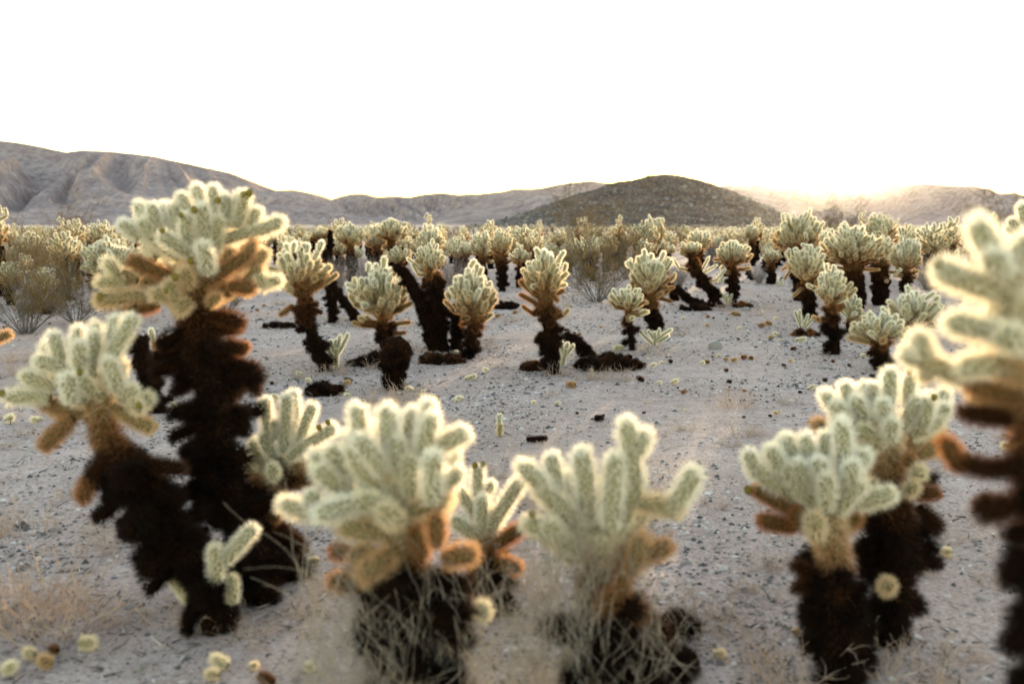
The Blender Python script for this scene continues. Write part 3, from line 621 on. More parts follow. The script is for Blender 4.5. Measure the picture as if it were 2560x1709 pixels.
mid_cactus('tight upright-crowned cholla at the left front of the sunlit cluster', 1858, 735, 1852, 560, 43, 645, 50, old=.4, trunk_r=.07, upright=1.1,
    extra=[(1840, 660, 1820, 680, -.05, .38), (1868, 655, 1885, 680, -.05, .36)])
mid_cactus('loosely branched cholla in front of the sunlit cluster, slim curved foot', 1917, 812, 1908, 612, 42, 700, 51, old=.42, trunk_r=.045, density=.75, skirt=18)
mid_cactus('squat pale cholla at right, one arm stretching to the left', 2022, 848, 2020, 712, 56, 782, 52, old=.35, trunk_r=.06, density=.85,
    extra=[(1995, 785, 1945, 772, -.05, .35, 1.1), (1990, 775, 1955, 755, 0, .2)])
mid_cactus('rounded bushy pale cholla just left of the close right-edge plant', 2098, 778, 2095, 664, 52, 745, 53, old=.3, trunk_r=.07, density=.95)
mid_cactus('low pale cholla crowded behind the loosely branched one', 1952, 762, 1955, 668, 26, 735, 54, old=.3, trunk_r=.05, skirt=8)
mid_cactus('broad tall cholla right below the setting sun', 1832, 690, 1832, 488, 50, 585, 55, old=.5, trunk_r=.085, extra=[(1820, 600, 1795, 620, 0, .4), (1815, 615, 1800, 640, 0, .4)])
mid_cactus('largest cholla of the sunlit cluster, wide crown on a massive trunk', 1962, 708, 1955, 520, 62, 612, 56, old=.45, trunk_r=.14, skirt=46,
    extra=[(1950, 620, 1900, 610, 0, .4), (1965, 618, 2015, 620, 0, .42), (1950, 640, 1905, 645, 0, .4)])
mid_cactus('thick-trunked cholla touching the largest one on its right', 2020, 700, 2022, 542, 30, 602, 57, old=.45, trunk_r=.12, skirt=36)
mid_cactus('cholla at right end of the sunlit cluster with tapering shaggy trunk', 2078, 672, 2080, 548, 36, 622, 58, old=.45, trunk_r=.065)
mid_cactus('twin-topped cholla poking above the sunlit cluster at the back', 2022, 640, 2018, 489, 34, 560, 59, old=.45, trunk_r=.08, extra=[(2040, 530, 2062, 502, 0, .1)])
mid_cactus('pale cholla with layered crown standing above the central creosote bush', 1500, 612, 1500, 496, 25, 558, 60, old=.5, trunk_r=.07)
mid_cactus('cholla with round crown, leftmost of the tall trio behind the dense centre one', 806, 652, 801, 512, 29, 566, 61, old=.45, trunk_r=.07)
mid_cactus('middle cholla of the tall trio left of centre, crown touching its neighbour', 868, 632, 864, 512, 26, 572, 62, old=.48, trunk_r=.06)
mid_cactus('highest cholla of the tall trio left of centre, fan-shaped crown', 906, 640, 898, 503, 33, 552, 63, old=.5, trunk_r=.065, upright=1.0)
mid_cactus('bushy pale cholla behind the brown-topped dead column', 985, 648, 987, 517, 30, 585, 64, old=.35, trunk_r=.06)
mid_cactus('cholla with low-slung left arms behind the dead trunks', 990, 742, 985, 560, 32, 625, 65, old=.4, trunk_r=.05, extra=[(970, 620, 935, 592, 0, .1), (960, 630, 945, 605, 0, .1)])
mid_cactus('left cholla of a close row of three behind the flat-topped one', 1068, 640, 1067, 556, 17, 590, 66, old=.5, trunk_r=.05, skirt=10)
mid_cactus('middle cholla of a close row of three behind the flat-topped one', 1108, 655, 1106, 531, 25, 592, 67, old=.45, trunk_r=.06)
mid_cactus('right and tallest cholla of a close row of three behind the flat-topped one', 1152, 668, 1150, 524, 25, 588, 68, old=.5, trunk_r=.06)
mid_cactus('thin cholla between the close row of three and the lone orange-armed one', 1188, 660, 1192, 563, 19, 606, 69, old=.45, trunk_r=.035, skirt=8, density=.8)
mid_cactus('cholla with glowing crown among bushes at far left, beside the tall front one', 246, 700, 246, 547, 52, 640, 70, old=.25, trunk_r=.06, fruit=.1, upright=1.0)
mid_cactus('partly hidden cholla with drooping joints inside the left creosote bush', 110, 720, 95, 612, 34, 665, 71, old=.3, trunk_r=.05)
mid_cactus('small cholla with rusty top at the left of the trio, beside a dark column', 752, 640, 732, 520, 18, 556, 72, old=.75, trunk_r=.06, neck=.8)
mid_cactus('round pale cholla behind the close right-edge plant, above bare sand', 2185, 640, 2178, 570, 24, 604, 73, old=.45, trunk_r=.05, skirt=10)
mid_cactus('cholla with orange tint below the sun, behind the tight-crowned one', 1905, 650, 1902, 528, 30, 580, 74, old=.5, trunk_r=.08)
mid_cactus('cholla behind the dark leaning trunk, pale crown over rusty skirt', 1608, 640, 1605, 528, 26, 575, 75, old=.55, trunk_r=.07)
mid_cactus('small cholla with two arms behind the lone upright one on open sand', 1728, 610, 1723, 515, 16, 552, 76, old=.5, trunk_r=.06)

mid_cactus('low added cholla tucked behind the broad tall one under the sun', 1824, 634, 1822, 562, 20, 600, 77, old=.5, trunk_r=.06)  # added to block the low sun's streak across the open sand
mid_cactus('low added cholla between the broad tall one and the sunlit cluster', 1852, 630, 1850, 560, 18, 596, 78, old=.5, trunk_r=.06)  # second cholla added as a sun block for the same streak

# pale young chollas and sprouts on the sand
def sprout(label, bx, by, fingers, seed, name='cholla_sprout', group='young cholla sprouts', lod='mid', w=.8):
    rng = random.Random(seed); g = ground(bx * S, by * S)
    root = plant_root(name, g - Vector((0, 0, .005)), label, 'cactus', group)
    for f in fingers:
        dy = f[4] if len(f) > 4 else 0
        put_joint(root, at(f[0] * S, f[1] * S, g.y + dy * .5), at(f[2] * S, f[3] * S, g.y + dy), f[5] if len(f) > 5 else .06, rng, lod, f[6] if len(f) > 6 else w)
    return root
sprout('pale many-fingered sprout at the foot of the leaning thin-trunked cholla', 772, 846, [(772, 848, 768, 800, 0, .12, 1.0), (768, 810, 755, 782), (772, 805, 782, 770), (775, 812, 803, 768), (765, 820, 745, 795), (768, 800, 770, 778, .03)], 81)
sprout('pale sprout leaning on the foot of the orange-armed cholla', 1292, 838, [(1290, 842, 1296, 800, 0, .1, .9), (1294, 815, 1283, 782), (1296, 812, 1300, 785), (1298, 815, 1318, 792), (1285, 830, 1278, 800, .04)], 82)
sprout('pale low sprout with spread fingers before the tall centre-right cholla', 1502, 792, [(1502, 795, 1505, 762, 0, .08, .9), (1498, 790, 1465, 762), (1503, 780, 1485, 758), (1508, 778, 1538, 752), (1505, 785, 1515, 755, .04), (1510, 785, 1535, 770, -.03)], 83)
sprout('single short upright pale joint alone on the open sand', 1146, 1000, [(1146, 1001, 1145, 972, 0, .25, .8), (1145, 976, 1145, 950, 0, .04, .7)], 84)
sprout('little pale sprout beside the foot of the lone upright cholla', 1668, 698, [(1670, 698, 1652, 672), (1668, 698, 1665, 678), (1672, 698, 1678, 675, .05)], 85)
sprout('pale sprout left of the slim curved foot in the sunlit cluster', 1838, 752, [(1838, 752, 1822, 715), (1836, 745, 1832, 712), (1842, 750, 1856, 722), (1845, 752, 1870, 728, -.05)], 86)
sprout('tiny pale sprout on sand right of the narrow shaggy cholla', 1790, 657, [(1790, 658, 1784, 644), (1790, 658, 1797, 642)], 87)
sprout('pale sprout right of the fallen log behind the leaning trunk', 1655, 650, [(1652, 652, 1645, 625), (1655, 650, 1662, 622), (1654, 648, 1655, 618, .05)], 88)
sprout('pale pair of joints beside black trunk behind the tall left cholla', 362, 905, [(352, 800, 350, 755, .0, .08, .9), (365, 830, 372, 775, 0, .1, .9), (362, 905, 358, 830, 0, .3, .9)], 89)

# ------------------------------------------------------------------ dead stumps, columns, fallen logs and heaps
def dead_trunk(label, pts, seed, name='dead_cholla', cat='dead cactus', skirt=20, group='dead cholla trunks', ages=None, length=(.05, .09), lying=False):
    """pts: viewer px (x, y, radius m), from the ground end up; all at the ground end's distance unless a 4th depth offset is given"""
    rng = random.Random(seed); g = ground(pts[0][0] * S, pts[0][1] * S)
    root = plant_root(name, g, label, cat, group)
    path = [g - Vector((0, 0, .02))] + [at(p[0] * S, p[1] * S, g.y + (p[3] if len(p) > 3 else 0)) for p in pts[1:]]
    radii = [p[2] for p in pts]
    add_trunk(root, path, radii, ages or [.97] * len(pts), seed, per_m=9000, w=.002, sl=(.016, .04))
    dead_skirt(root, path, radii, rng, skirt, 'mid', (.88, 1.0), keep=(.1, .95), length=length)
    return root
dead_trunk('shaggy black stump thicker at its rounded top, before the dense centre cholla', [(903, 893, .05), (904, 862, .06), (908, 830, .10), (912, 800, .105), (915, 782, .075)], 91, 'dead_stump', skirt=34, ages=[.98, .97, .94, .92, .9])
dead_trunk('black dead column with brown furry knob top left of the flat-topped cholla', [(1010, 805, .085), (1005, 740, .085), (1003, 680, .075), (1003, 640, .05), (1003, 625, .035)], 92, skirt=40, ages=[.98, .97, .95, .85, .62])
dead_trunk('long bare black trunk leaning to the left against nothing', [(1005, 805, .09), (985, 740, .07), (958, 675, .065), (925, 622, .05), (908, 610, .03)], 93, skirt=14)
dead_trunk('short dark dead trunk right behind the stem of the flat-topped cholla', [(1046, 805, .05), (1047, 750, .05), (1045, 700, .05)], 94, skirt=22)
dead_trunk('black dead log rising to the left behind the thin leaning cholla', [(832, 748, .055), (800, 705, .05), (770, 665, .045), (748, 640, .04)], 95, skirt=16)
dead_trunk('bent black dead trunk standing behind the thin leaning cholla', [(760, 740, .05), (765, 700, .05), (752, 640, .06), (742, 600, .05)], 96, skirt=18)
dead_trunk('short black log propped up beside the orange-armed cholla', [(1362, 818, .04), (1340, 795, .045), (1312, 778, .05), (1298, 768, .045)], 97, skirt=12)
dead_trunk('knobbly dark fallen log left of the dark leaning trunk', [(1660, 705, .06), (1610, 700, .06, .1), (1575, 685, .06, .1), (1550, 660, .06, .1)], 98, 'fallen_log', skirt=24)
dead_trunk('thin dark log stub leaning on open sand between two chollas', [(1727, 642, .05), (1719, 626, .045), (1712, 612, .04)], 99, 'dead_stump', skirt=4)
dead_trunk('dark dead trunk standing behind the low crooked cholla at left', [(362, 945, .06), (345, 890, .06), (330, 830, .06), (318, 775, .05)], 100, skirt=18)
dead_trunk('low dark log lying between the shaggy stump and the leaning thin cholla', [(800, 838, .05), (830, 832, .055, -.02), (868, 815, .05, .05)], 101, 'fallen_log', skirt=24)
dead_trunk('dark dead column in the crowd left of the trio', [(735, 620, .08), (720, 580, .09), (716, 545, .06)], 102, skirt=14)
dead_trunk('slim black dead trunk at the left of the trio', [(760, 640, .06), (756, 590, .07), (757, 530, .05)], 103, skirt=14)
dead_trunk('dark broken trunk on the sand behind the central creosote bush', [(1548, 690, .06), (1545, 672, .06), (1535, 650, .05)], 104, 'dead_stump', skirt=10)

def heap(label, cx, cy, halfw, h, n, seed, age=(.82, 1.0), w=1.0, group='heaps of dropped dead joints'):
    rng = random.Random(seed); g = ground(cx * S, cy * S)
    root = plant_root('dead_joint_heap', g, label, 'dead cactus', group)
    R = halfw * S / F * g.y; hz = h * S / F * g.y
    for i in range(n):
        a = rng.uniform(0, 6.28); r = math.sqrt(rng.random())
        x, y = math.cos(a) * r * R, math.sin(a) * r * R * .6
        z = rng.random() * hz * (1 - r * r * .8)
        p = Vector((g.x + x, g.y + y, gz(g.x + x, g.y + y) + .018 + z))
        d = Vector((rng.gauss(0, 1), rng.gauss(0, 1), rng.gauss(0, .25))).normalized()
        put_joint(root, p - d * .04, p + d * rng.uniform(.03, .07), rng.uniform(*age), rng, 'mid', rng.uniform(.75, 1.15) * w, 'dead_joint')
    return root
heap('big black heap of dead joints beside the propped short log', 1395, 845, 72, 30, 70, 111)
heap('low dark heap of dead joints left of the orange-armed cholla foot', 1225, 848, 28, 10, 22, 112, (.7, .95))
heap('charcoal heap of dead joints before the pale many-fingered sprout', 735, 905, 38, 18, 40, 113)
heap('dark heap of dead joints under the flat-topped cholla and dead columns', 1010, 832, 45, 14, 34, 114, (.65, 1.0))
heap('dark scatter of joints behind the lone orange-armed cholla', 1165, 708, 30, 12, 22, 115)
heap('dark heap under the knobbly fallen log', 1590, 712, 40, 10, 24, 116)
heap('brown heap of joints at the foot of the lone upright cholla', 1702, 706, 20, 8, 14, 117, (.6, .9))
heap('dark heap at the foot of the loosely branched sunlit cholla', 1850, 770, 30, 8, 16, 118, (.55, .95))
heap('black heap of joints at the very bottom, right of the hand-like cholla', 1530, 1545, 50, 30, 22, 119)
heap('black patch of joints above the bottom heap at the hand-like cholla', 1560, 1452, 30, 12, 12, 120)
heap('low dark scatter on sand left of the thin leaning cholla', 640, 752, 34, 6, 16, 121)

# ------------------------------------------------------------------ fallen joints on the sand
def fallen(label, x, y, rpx, age, seed, long=0, group=None, count=1, lod='mid'):
    """one dropped joint lying on the ground; rpx is its radius in viewer px"""
    rng = random.Random(seed); g = ground(x * S, (y + rpx * .85) * S)
    R = rpx * S / F * g.length * .985
    w = R / .040
    L = .05 * w * (1 + long); a = rng.uniform(-.5, .5) + (0 if rng.random() < .5 else math.pi)
    d = Vector((math.cos(a), math.sin(a) * .7, rng.uniform(0, .5))).normalized()
    p = Vector((g.x, g.y + R * .6, gz(g.x, g.y) + R * .62))
    if long < .5:
        o = link('fallen_joint', rng.choice(BALL[lod]), None, p - d * .02 * w); o.scale = (w, w, w * (1 + long)); o.color = (age, rng.random(), 0, 1)
        o.rotation_mode = 'QUATERNION'; o.rotation_quaternion = d.to_track_quat('Z', 'Y') @ Quaternion((0, 0, 1), rng.uniform(0, 6.28))
    else: o = put_joint(None, p - d * L / 2, p + d * L / 2, age, rng, lod, w, 'fallen_joint')
    tag(o, label, 'cactus joint', group)
    return o
FJ = [
 ('round pale fallen joint alone at lower left', 190, 1475, 28, .12, 0), ('pale fallen joint, left of a clump of three at lower left', 65, 1500, 22, .15, 0), ('tan fallen joint, front of a clump of three at lower left', 102, 1518, 25, .28, 0),
 ('brown fallen joint, back of a clump of three at lower left', 122, 1490, 17, .55, 0), ('greenish fallen joint cut by the left bottom corner', 10, 1535, 24, .1, .2),
 ('pale fallen joint, upper of the pair at the bottom left of centre', 508, 1520, 26, .1, .3), ('pale fallen joint, lower of the pair at the bottom left of centre', 488, 1545, 24, .15, 0), ('small pale fallen joint right of the bottom left-centre pair', 578, 1526, 16, .14, 0),
 ('brown fallen joint at the bottom edge under the bottom left-centre pair', 610, 1556, 20, .6, .6), ('pale joint near straw at the bottom left of the large blurred cholla', 705, 1528, 20, .12, 0),
 ('pale fallen joint alone on gravel left of the close pair', 1650, 1498, 20, .16, 0), ('small tan fallen joint left of the close pair trunks', 1827, 1447, 12, .3, 0), ('round pale fallen joint right of the close pair', 2178, 1265, 18, .14, 0), ('pale fallen joint near the right edge under the dark arm', 2312, 1022, 14, .14, 0),
 ('dark stick-like fallen joint on open sand', 1230, 1006, 11, .9, 2.4), ('dark knobbly fallen joint on open sand', 1370, 957, 12, .92, .3), ('tan fallen tuft-like joint right below the orange-armed cholla', 1315, 880, 13, .45, .3),
 ('small pale fallen joint alone in the middle of the open sand', 1226, 922, 8, .15, 0), ('oblong pale fallen joint on gravel below the flat-topped cholla', 1078, 865, 9, .12, 1.4), ('pale fallen joint right of the flat-topped cholla foot', 1117, 848, 8, .12, .3),
 ('pale fallen joint of a small clump right of the shaggy stump', 1058, 912, 10, .1, .3), ('small pale joint left in the clump right of the shaggy stump', 1040, 917, 6, .15, 0), ('dark fallen joint right of the shaggy stump', 1002, 912, 11, .85, .3),
 ('pale fallen joint on a stalk right of the shaggy stump foot', 973, 897, 8, .1, 0), ('pale upright fallen joint touching the shaggy stump foot', 940, 890, 9, .12, .6), ('pale joint in dry twigs below the shaggy stump', 958, 905, 7, .12, .2), ('tan joint below the twigs at the stump', 905, 920, 8, .3, 0),
 ('pale joint of the cluster beside the charcoal heap', 785, 895, 10, .1, .6), ('greenish joint of the cluster beside the charcoal heap', 800, 905, 8, .1, .4), ('tan joint beside the charcoal heap', 792, 876, 9, .35, .3), ('dark joint beside the charcoal heap', 802, 872, 10, .8, .3),
 ('pale joint left above the charcoal heap', 703, 870, 8, .15, .2), ('greenish joint left of the charcoal heap', 686, 855, 7, .1, .5), ('small dark joint on sand left of the charcoal heap', 622, 878, 6, .8, 0), ('pale joint at the left front of the charcoal heap', 630, 908, 9, .15, .5), ('tan joint below the charcoal heap', 716, 920, 9, .35, .3),
 ('pale joint in front of the dark heap under the flat-topped cholla', 1003, 822, 7, .12, 0), ('second pale joint in front of the dark heap under the flat-topped cholla', 1022, 817, 7, .12, 0), ('pale joint high on the dark heap under the flat-topped cholla', 1045, 806, 7, .12, 0), ('rusty long joint on the dark heap under the flat-topped cholla', 990, 818, 9, .65, 1.2),
 ('pale joint at the left foot of the orange-armed cholla', 1215, 843, 8, .25, .2), ('pale joint right of the big black heap', 1420, 795, 11, .15, .5), ('small pale joint below the big black heap', 1520, 830, 7, .12, 0), ('dark joint right of the big black heap', 1540, 828, 7, .8, 0), ('pale joint farther right of the big black heap', 1498, 836, 7, .12, .3),
 ('tan joint on sand under the big black heap', 1545, 875, 9, .2, .4), ('dark joint on sand under the big black heap', 1470, 868, 9, .78, .6), ('brown joint on open sand right of centre', 1566, 898, 7, .55, .2), ('dark joint below the tall centre-right pair of chollas', 1430, 833, 9, .78, .4),
 ('pale joint at the left of the row by the grey rock', 1612, 831, 7, .15, 0), ('brown joint at the left of the row by the grey rock', 1625, 829, 6, .6, .4), ('pale joint second in the row by the grey rock', 1650, 815, 6, .2, 0), ('tan joint in the row by the grey rock', 1665, 822, 7, .4, 0), ('tan joint third in the row by the grey rock', 1682, 824, 8, .38, .3), ('rusty joint at the right of the row by the grey rock', 1705, 818, 8, .6, .2), ('small rusty joint last in the row by the grey rock', 1725, 820, 7, .62, 0),
 ('pale oblong joint on the sand before the sunlit cluster', 1838, 778, 9, .14, .8), ('tan joint on the sand before the sunlit cluster', 1770, 772, 7, .3, .5), ('brown joint left of the pale oblong one', 1745, 745, 8, .5, .4), ('tan joint on sand behind the pale oblong one', 1765, 740, 8, .42, .5), ('small dark joint by the pale oblong one', 1822, 765, 6, .7, 0),
 ('pale joint on open sand at right, left of the close pair crown', 1862, 888, 7, .2, .8), ('tan joint on sand below the lone upright cholla', 1690, 718, 9, .42, .9), ('pale flat joint on sand left of the close pair', 1625, 745, 6, .3, .3),
 ('pale joint left of the low crooked cholla', 16, 960, 14, .15, 0), ('pale joint near the left edge beyond the crooked cholla', 78, 962, 12, .15, 0), ('pale joint beneath the crown of the low crooked cholla', 212, 1108, 12, .15, 0), ('pale joint behind the low crooked cholla', 400, 930, 12, .15, .3), ('pale joint behind the base of the slender finger-like cholla', 722, 1285, 18, .18, .2),
 ('pale joint on sand beside the trunk behind the crooked cholla', 90, 960, 8, .2, 0), ('pale joint at the foot of the slender sunlit cholla', 2235, 860, 8, .2, .2),
]
for i, (lb, x, y, r, ag, lg) in enumerate(FJ):
    fallen(lb, x, y, r, ag + (.08 if y > 1200 else 0), 300 + i, lg, 'fallen cholla joints on the sand', lod='near' if y > 1200 else 'mid')
rs = random.Random(77)
for i in range(95):      # small far ones scattered evenly over the sand
    x = rs.uniform(560, 2100); y = rs.uniform(690, 960)
    if 640 < x < 1120 and y > 740: continue
    fallen('tiny fallen cholla joint scattered on the pale sand', x, y, rs.uniform(3.0, 6.5), rs.choice((.15, .3, .5, .7, .85)), 500 + i, rs.uniform(0, .6), 'tiny fallen joints scattered on the sand')

# ------------------------------------------------------------------ the far field
def merge_cactus(seed, h, R, joints, per, w, areoles, dead=10, segs=6, old=.55, trunk_r=.06):
    """one far cholla (crown and trunk in one mesh)"""
    rng = random.Random(seed); npr = np.random.default_rng(seed)
    protos = [joint_arrays(900 + i, .10, r=.021, rings=7, segs=segs, areoles=areoles, per=per, w=w, sl=(.015, .03)) for i in range(2)]
    Vs, Fs, Ms, As = [], [], [], []; off = 0
    def add(p0, d, L, age, sc):
        nonlocal off
        V, Fc, mi = protos[rng.randrange(2)]
        q = np.array((d.to_track_quat('Z', 'Y') @ Quaternion((0, 0, 1), rng.uniform(0, 6.28))).to_matrix())
        W = (V * np.array((sc, sc, L / .10))) @ q.T + np.array(p0)
        Vs.append(W); Fs.append(Fc + off); Ms.append(mi); As.append(np.full(len(W), age)); off += len(W)
    hb = h * .52; C = Vector((0, 0, hb + (h - hb) * .4)); c = (h - hb) * .6; ph = rng.uniform(0, 6.28)
    s0 = math.sin(math.radians(-35))
    for i in range(joints):
        z = s0 + (1 - s0) * (i + .5) / joints; hh = math.sqrt(1 - z * z); an = i * 2.39996 + ph
        o = Vector((math.cos(an) * hh, math.sin(an) * hh, z)); bm = 1 + .4 * mnoise.noise((o.x * 2 + ph, o.y * 2, o.z * 2)) + rng.uniform(-.15, .1)
        tip = C + Vector((o.x * R * bm, o.y * R * bm, o.z * c * bm))
        d = (o * .8 + Vector((0, 0, .75 if z > -.2 else -.1))).normalized()
        d = (d + Vector((rng.gauss(0, .2), rng.gauss(0, .2), rng.gauss(0, .15)))).normalized()
        t = max(0, (tip.z - hb) / (h - hb)); age = max(0, old * (1 - min(1, t)) ** 1.3 + rng.uniform(-.06, .1))
        L = rng.uniform(.09, .15); add(tip - d * L, d, L, age, rng.uniform(.9, 1.2))
        if i % 2 == 0:
            q = Vector((0, 0, max(hb * .9, tip.z - .16))); v = (tip - d * L) - q
            if v.length > .05: add(q, v.normalized(), v.length, min(1, age + .15), 1.05)
    for i in range(dead):
        a = rng.uniform(0, 6.28); o = Vector((math.cos(a), math.sin(a), rng.uniform(-.9, .3))).normalized()
        zz = rng.uniform(.08, 1) * hb; add(Vector((0, 0, zz)) + o * trunk_r * .4, o, rng.uniform(.07, .12), .97 - .25 * (zz / hb) ** 2, 1.1)
    n = 6; tv, tf = [], []
    for i in range(n):
        z = -.03 + (hb + .1) * i / (n - 1)
        for k in range(8):
            rr = trunk_r * (1 + .25 * npr.normal() * .6); tv.append((math.cos(k * .785) * rr, math.sin(k * .785) * rr, z))
    for i in range(n - 1):
        for k in range(8):
            a, b = i * 8 + k, i * 8 + (k + 1) % 8; tf += [(a, b, b + 8), (a, b + 8, a + 8)]
    Vs.append(np.array(tv)); Fs.append(np.array(tf) + off); Ms.append(np.zeros(len(tf))); As.append(np.full(len(tv), .95))
    return np.concatenate(Vs), np.concatenate(Fs), np.concatenate(Ms), np.concatenate(As)
FAR = []
for v, (h, R, j, old, r) in enumerate([(1.0, .22, 46, .5, .06), (.8, .25, 44, .45, .07), (1.2, .22, 44, .55, .07), (.9, .16, 30, .6, .06), (1.1, .30, 60, .45, .09), (.7, .28, 46, .35, .06), (1.25, .12, 20, .8, .07)]):
    V, Fc, mi, ag = merge_cactus(700 + v, h, R, int(j * .72), 6, .0034, 44, 20, 6, old, r)
    FAR.append((mesh_np('far_cholla', V, Fc, [M_SKIN, M_SPINE], mi, {'age': ag}, mi < .5), h))
rf = random.Random(5); spots = []; grid = {}
occupied = [o.location.copy() for o in COL.objects if o.get('category') in ('cactus', 'dead cactus')]
tries = 0
while len(spots) < 2300 and tries < 90000:
    tries += 1
    d = 15 * math.exp(rf.random() * math.log(260 / 15)); a = rf.uniform(-.60, .60)
    x, y = math.sin(a) * d, math.cos(a) * d
    px = 1280 + x / y * F
    lim = 18 if px < 560 else (22 if px < 1500 else 25 if px < 1640 else 22)
    if 1640 < px < 1960: lim = 30
    if px > 2150: lim = 22
    if d < lim: continue
    mind = .85 if d < 40 else .85 + (d - 40) * .010
    cell = (int(x // 3), int(y // 3)); md2 = mind * mind
    if any((x - q[0]) ** 2 + (y - q[1]) ** 2 < md2 for ci in (-1, 0, 1) for cj in (-1, 0, 1) for q in grid.get((cell[0] + ci, cell[1] + cj), ())): continue
    if d < 45 and any((x - q.x) ** 2 + (y - q.y) ** 2 < .7 for q in occupied): continue
    spots.append((x, y, d)); grid.setdefault(cell, []).append((x, y))
spots += [(7.6, 29.0, 30.0), (8.4, 31.5, 32.6), (6.9, 27.3, 28.2), (9.3, 34.0, 35.2)]  # extra far chollas added to keep sun streaks off the clearing
spots.sort(key=lambda s: s[2])
BANDS = [(30, 'pale cholla in the nearer rows of the far field'), (55, 'small cholla in the middle rows of the far field'), (9999, 'tiny distant cholla near the foot of the hills')]
far_rest = []; far_seen = []
for i, (x, y, d) in enumerate(spots):
    me, h = rf.choice(FAR)
    s = rf.uniform(.7, 1.25); 
    if i >= 290: far_rest.append((x, y, s, rf.uniform(0, 6.28))); continue
    o = link('far_cholla', me, None, (x, y, gz(x, y))); o.scale = (s, s, s * rf.uniform(.92, 1.1)); o.rotation_euler = (rf.gauss(0, .05), rf.gauss(0, .05), rf.uniform(0, 6.28)); o.color = (0, 0, 0, 1)
    for lim, lb in BANDS:
        if d < lim: break
    far_seen.append((o, x, y, d))
    side = 'left of the tall front cholla' if x / y < -.22 else ('right of the rocky hill' if x / y > .22 else 'below the rocky hill' if x / y > 0 else 'left of the rocky hill')
    tag(o, lb + ', ' + side, 'cactus', 'chollas of the far field')
ANCH = [(60, 'the left edge creosote'), (246, 'the glowing-crowned left cholla'), (440, 'the tall front cholla crown'), (682, 'the thin leaning cholla'), (801, 'the trio\'s left cholla'), (898, 'the trio\'s highest cholla'), (1003, 'the brown-topped dead column'), (1106, 'the close row of three'), (1248, 'the orange-armed cholla'), (1370, 'the central creosote'), (1500, 'the layered tall cholla'), (1605, 'the dark leaning trunk'), (1680, 'the lone upright cholla'), (1768, 'the narrow shaggy cholla'), (1840, 'the broad tall cholla under the sun'), (1955, 'the largest sunlit cholla'), (2080, 'the right end of the sunlit cluster'), (2250, 'the close right-edge plant')]
ORD = ['nearest', 'second nearest', 'third nearest', 'fourth nearest', 'fifth nearest', 'sixth nearest', 'seventh nearest', 'eighth nearest', 'ninth nearest', 'tenth nearest']
cnt = {}
for o, x, y, d in far_seen:
    px = (1280 + x / y * F) / S; an = min(ANCH, key=lambda q: abs(q[0] - px)); rel = 'left' if px < an[0] else 'right'
    k = cnt.get((an[1], rel), 0); cnt[an[1], rel] = k + 1
    if k < len(ORD): o['label'] = ORD[k] + ' far cholla just ' + rel + ' of and behind ' + an[1]
    else: o['label'] = 'tiny far-row cholla ' + rel + ' of and behind ' + an[1]
lowV = [merge_cactus(800 + v, h, R, 22, 2, .009, 9, 5, 5, .5, .06) for v, (h, R) in enumerate([(1.0, .24), (.8, .26), (1.15, .2), (.9, .3)])]
farV = [merge_cactus(850 + v, h, R, 11, 1, .016, 4, 2, 4, .5, .06) for v, (h, R) in enumerate([(1.0, .24), (.8, .26), (1.15, .2), (.9, .3)])]
Vs, Fs, Ms, As, off = [], [], [], [], 0
for i, (x, y, s, a) in enumerate(far_rest):
    V, Fc, mi, ag = (lowV if math.hypot(x, y) < 62 else farV)[i % 4]; c_, s_ = math.cos(a), math.sin(a)
    W = V @ np.array(((c_, s_, 0), (-s_, c_, 0), (0, 0, 1))) * s + np.array((x, y, 0))
    Vs.append(W); Fs.append(Fc + off); Ms.append(mi); As.append(ag); off += len(W)
o = link('distant_cholla_mass', mesh_np('distant_cholla_mass', np.concatenate(Vs), np.concatenate(Fs), [M_SKIN, M_SPINE], np.concatenate(Ms), {'age': np.concatenate(As)}))
o.color = (0, 0, 0, 1); tag(o, 'mass of tiny chollas far off before the hills', 'cactus', kind='stuff')

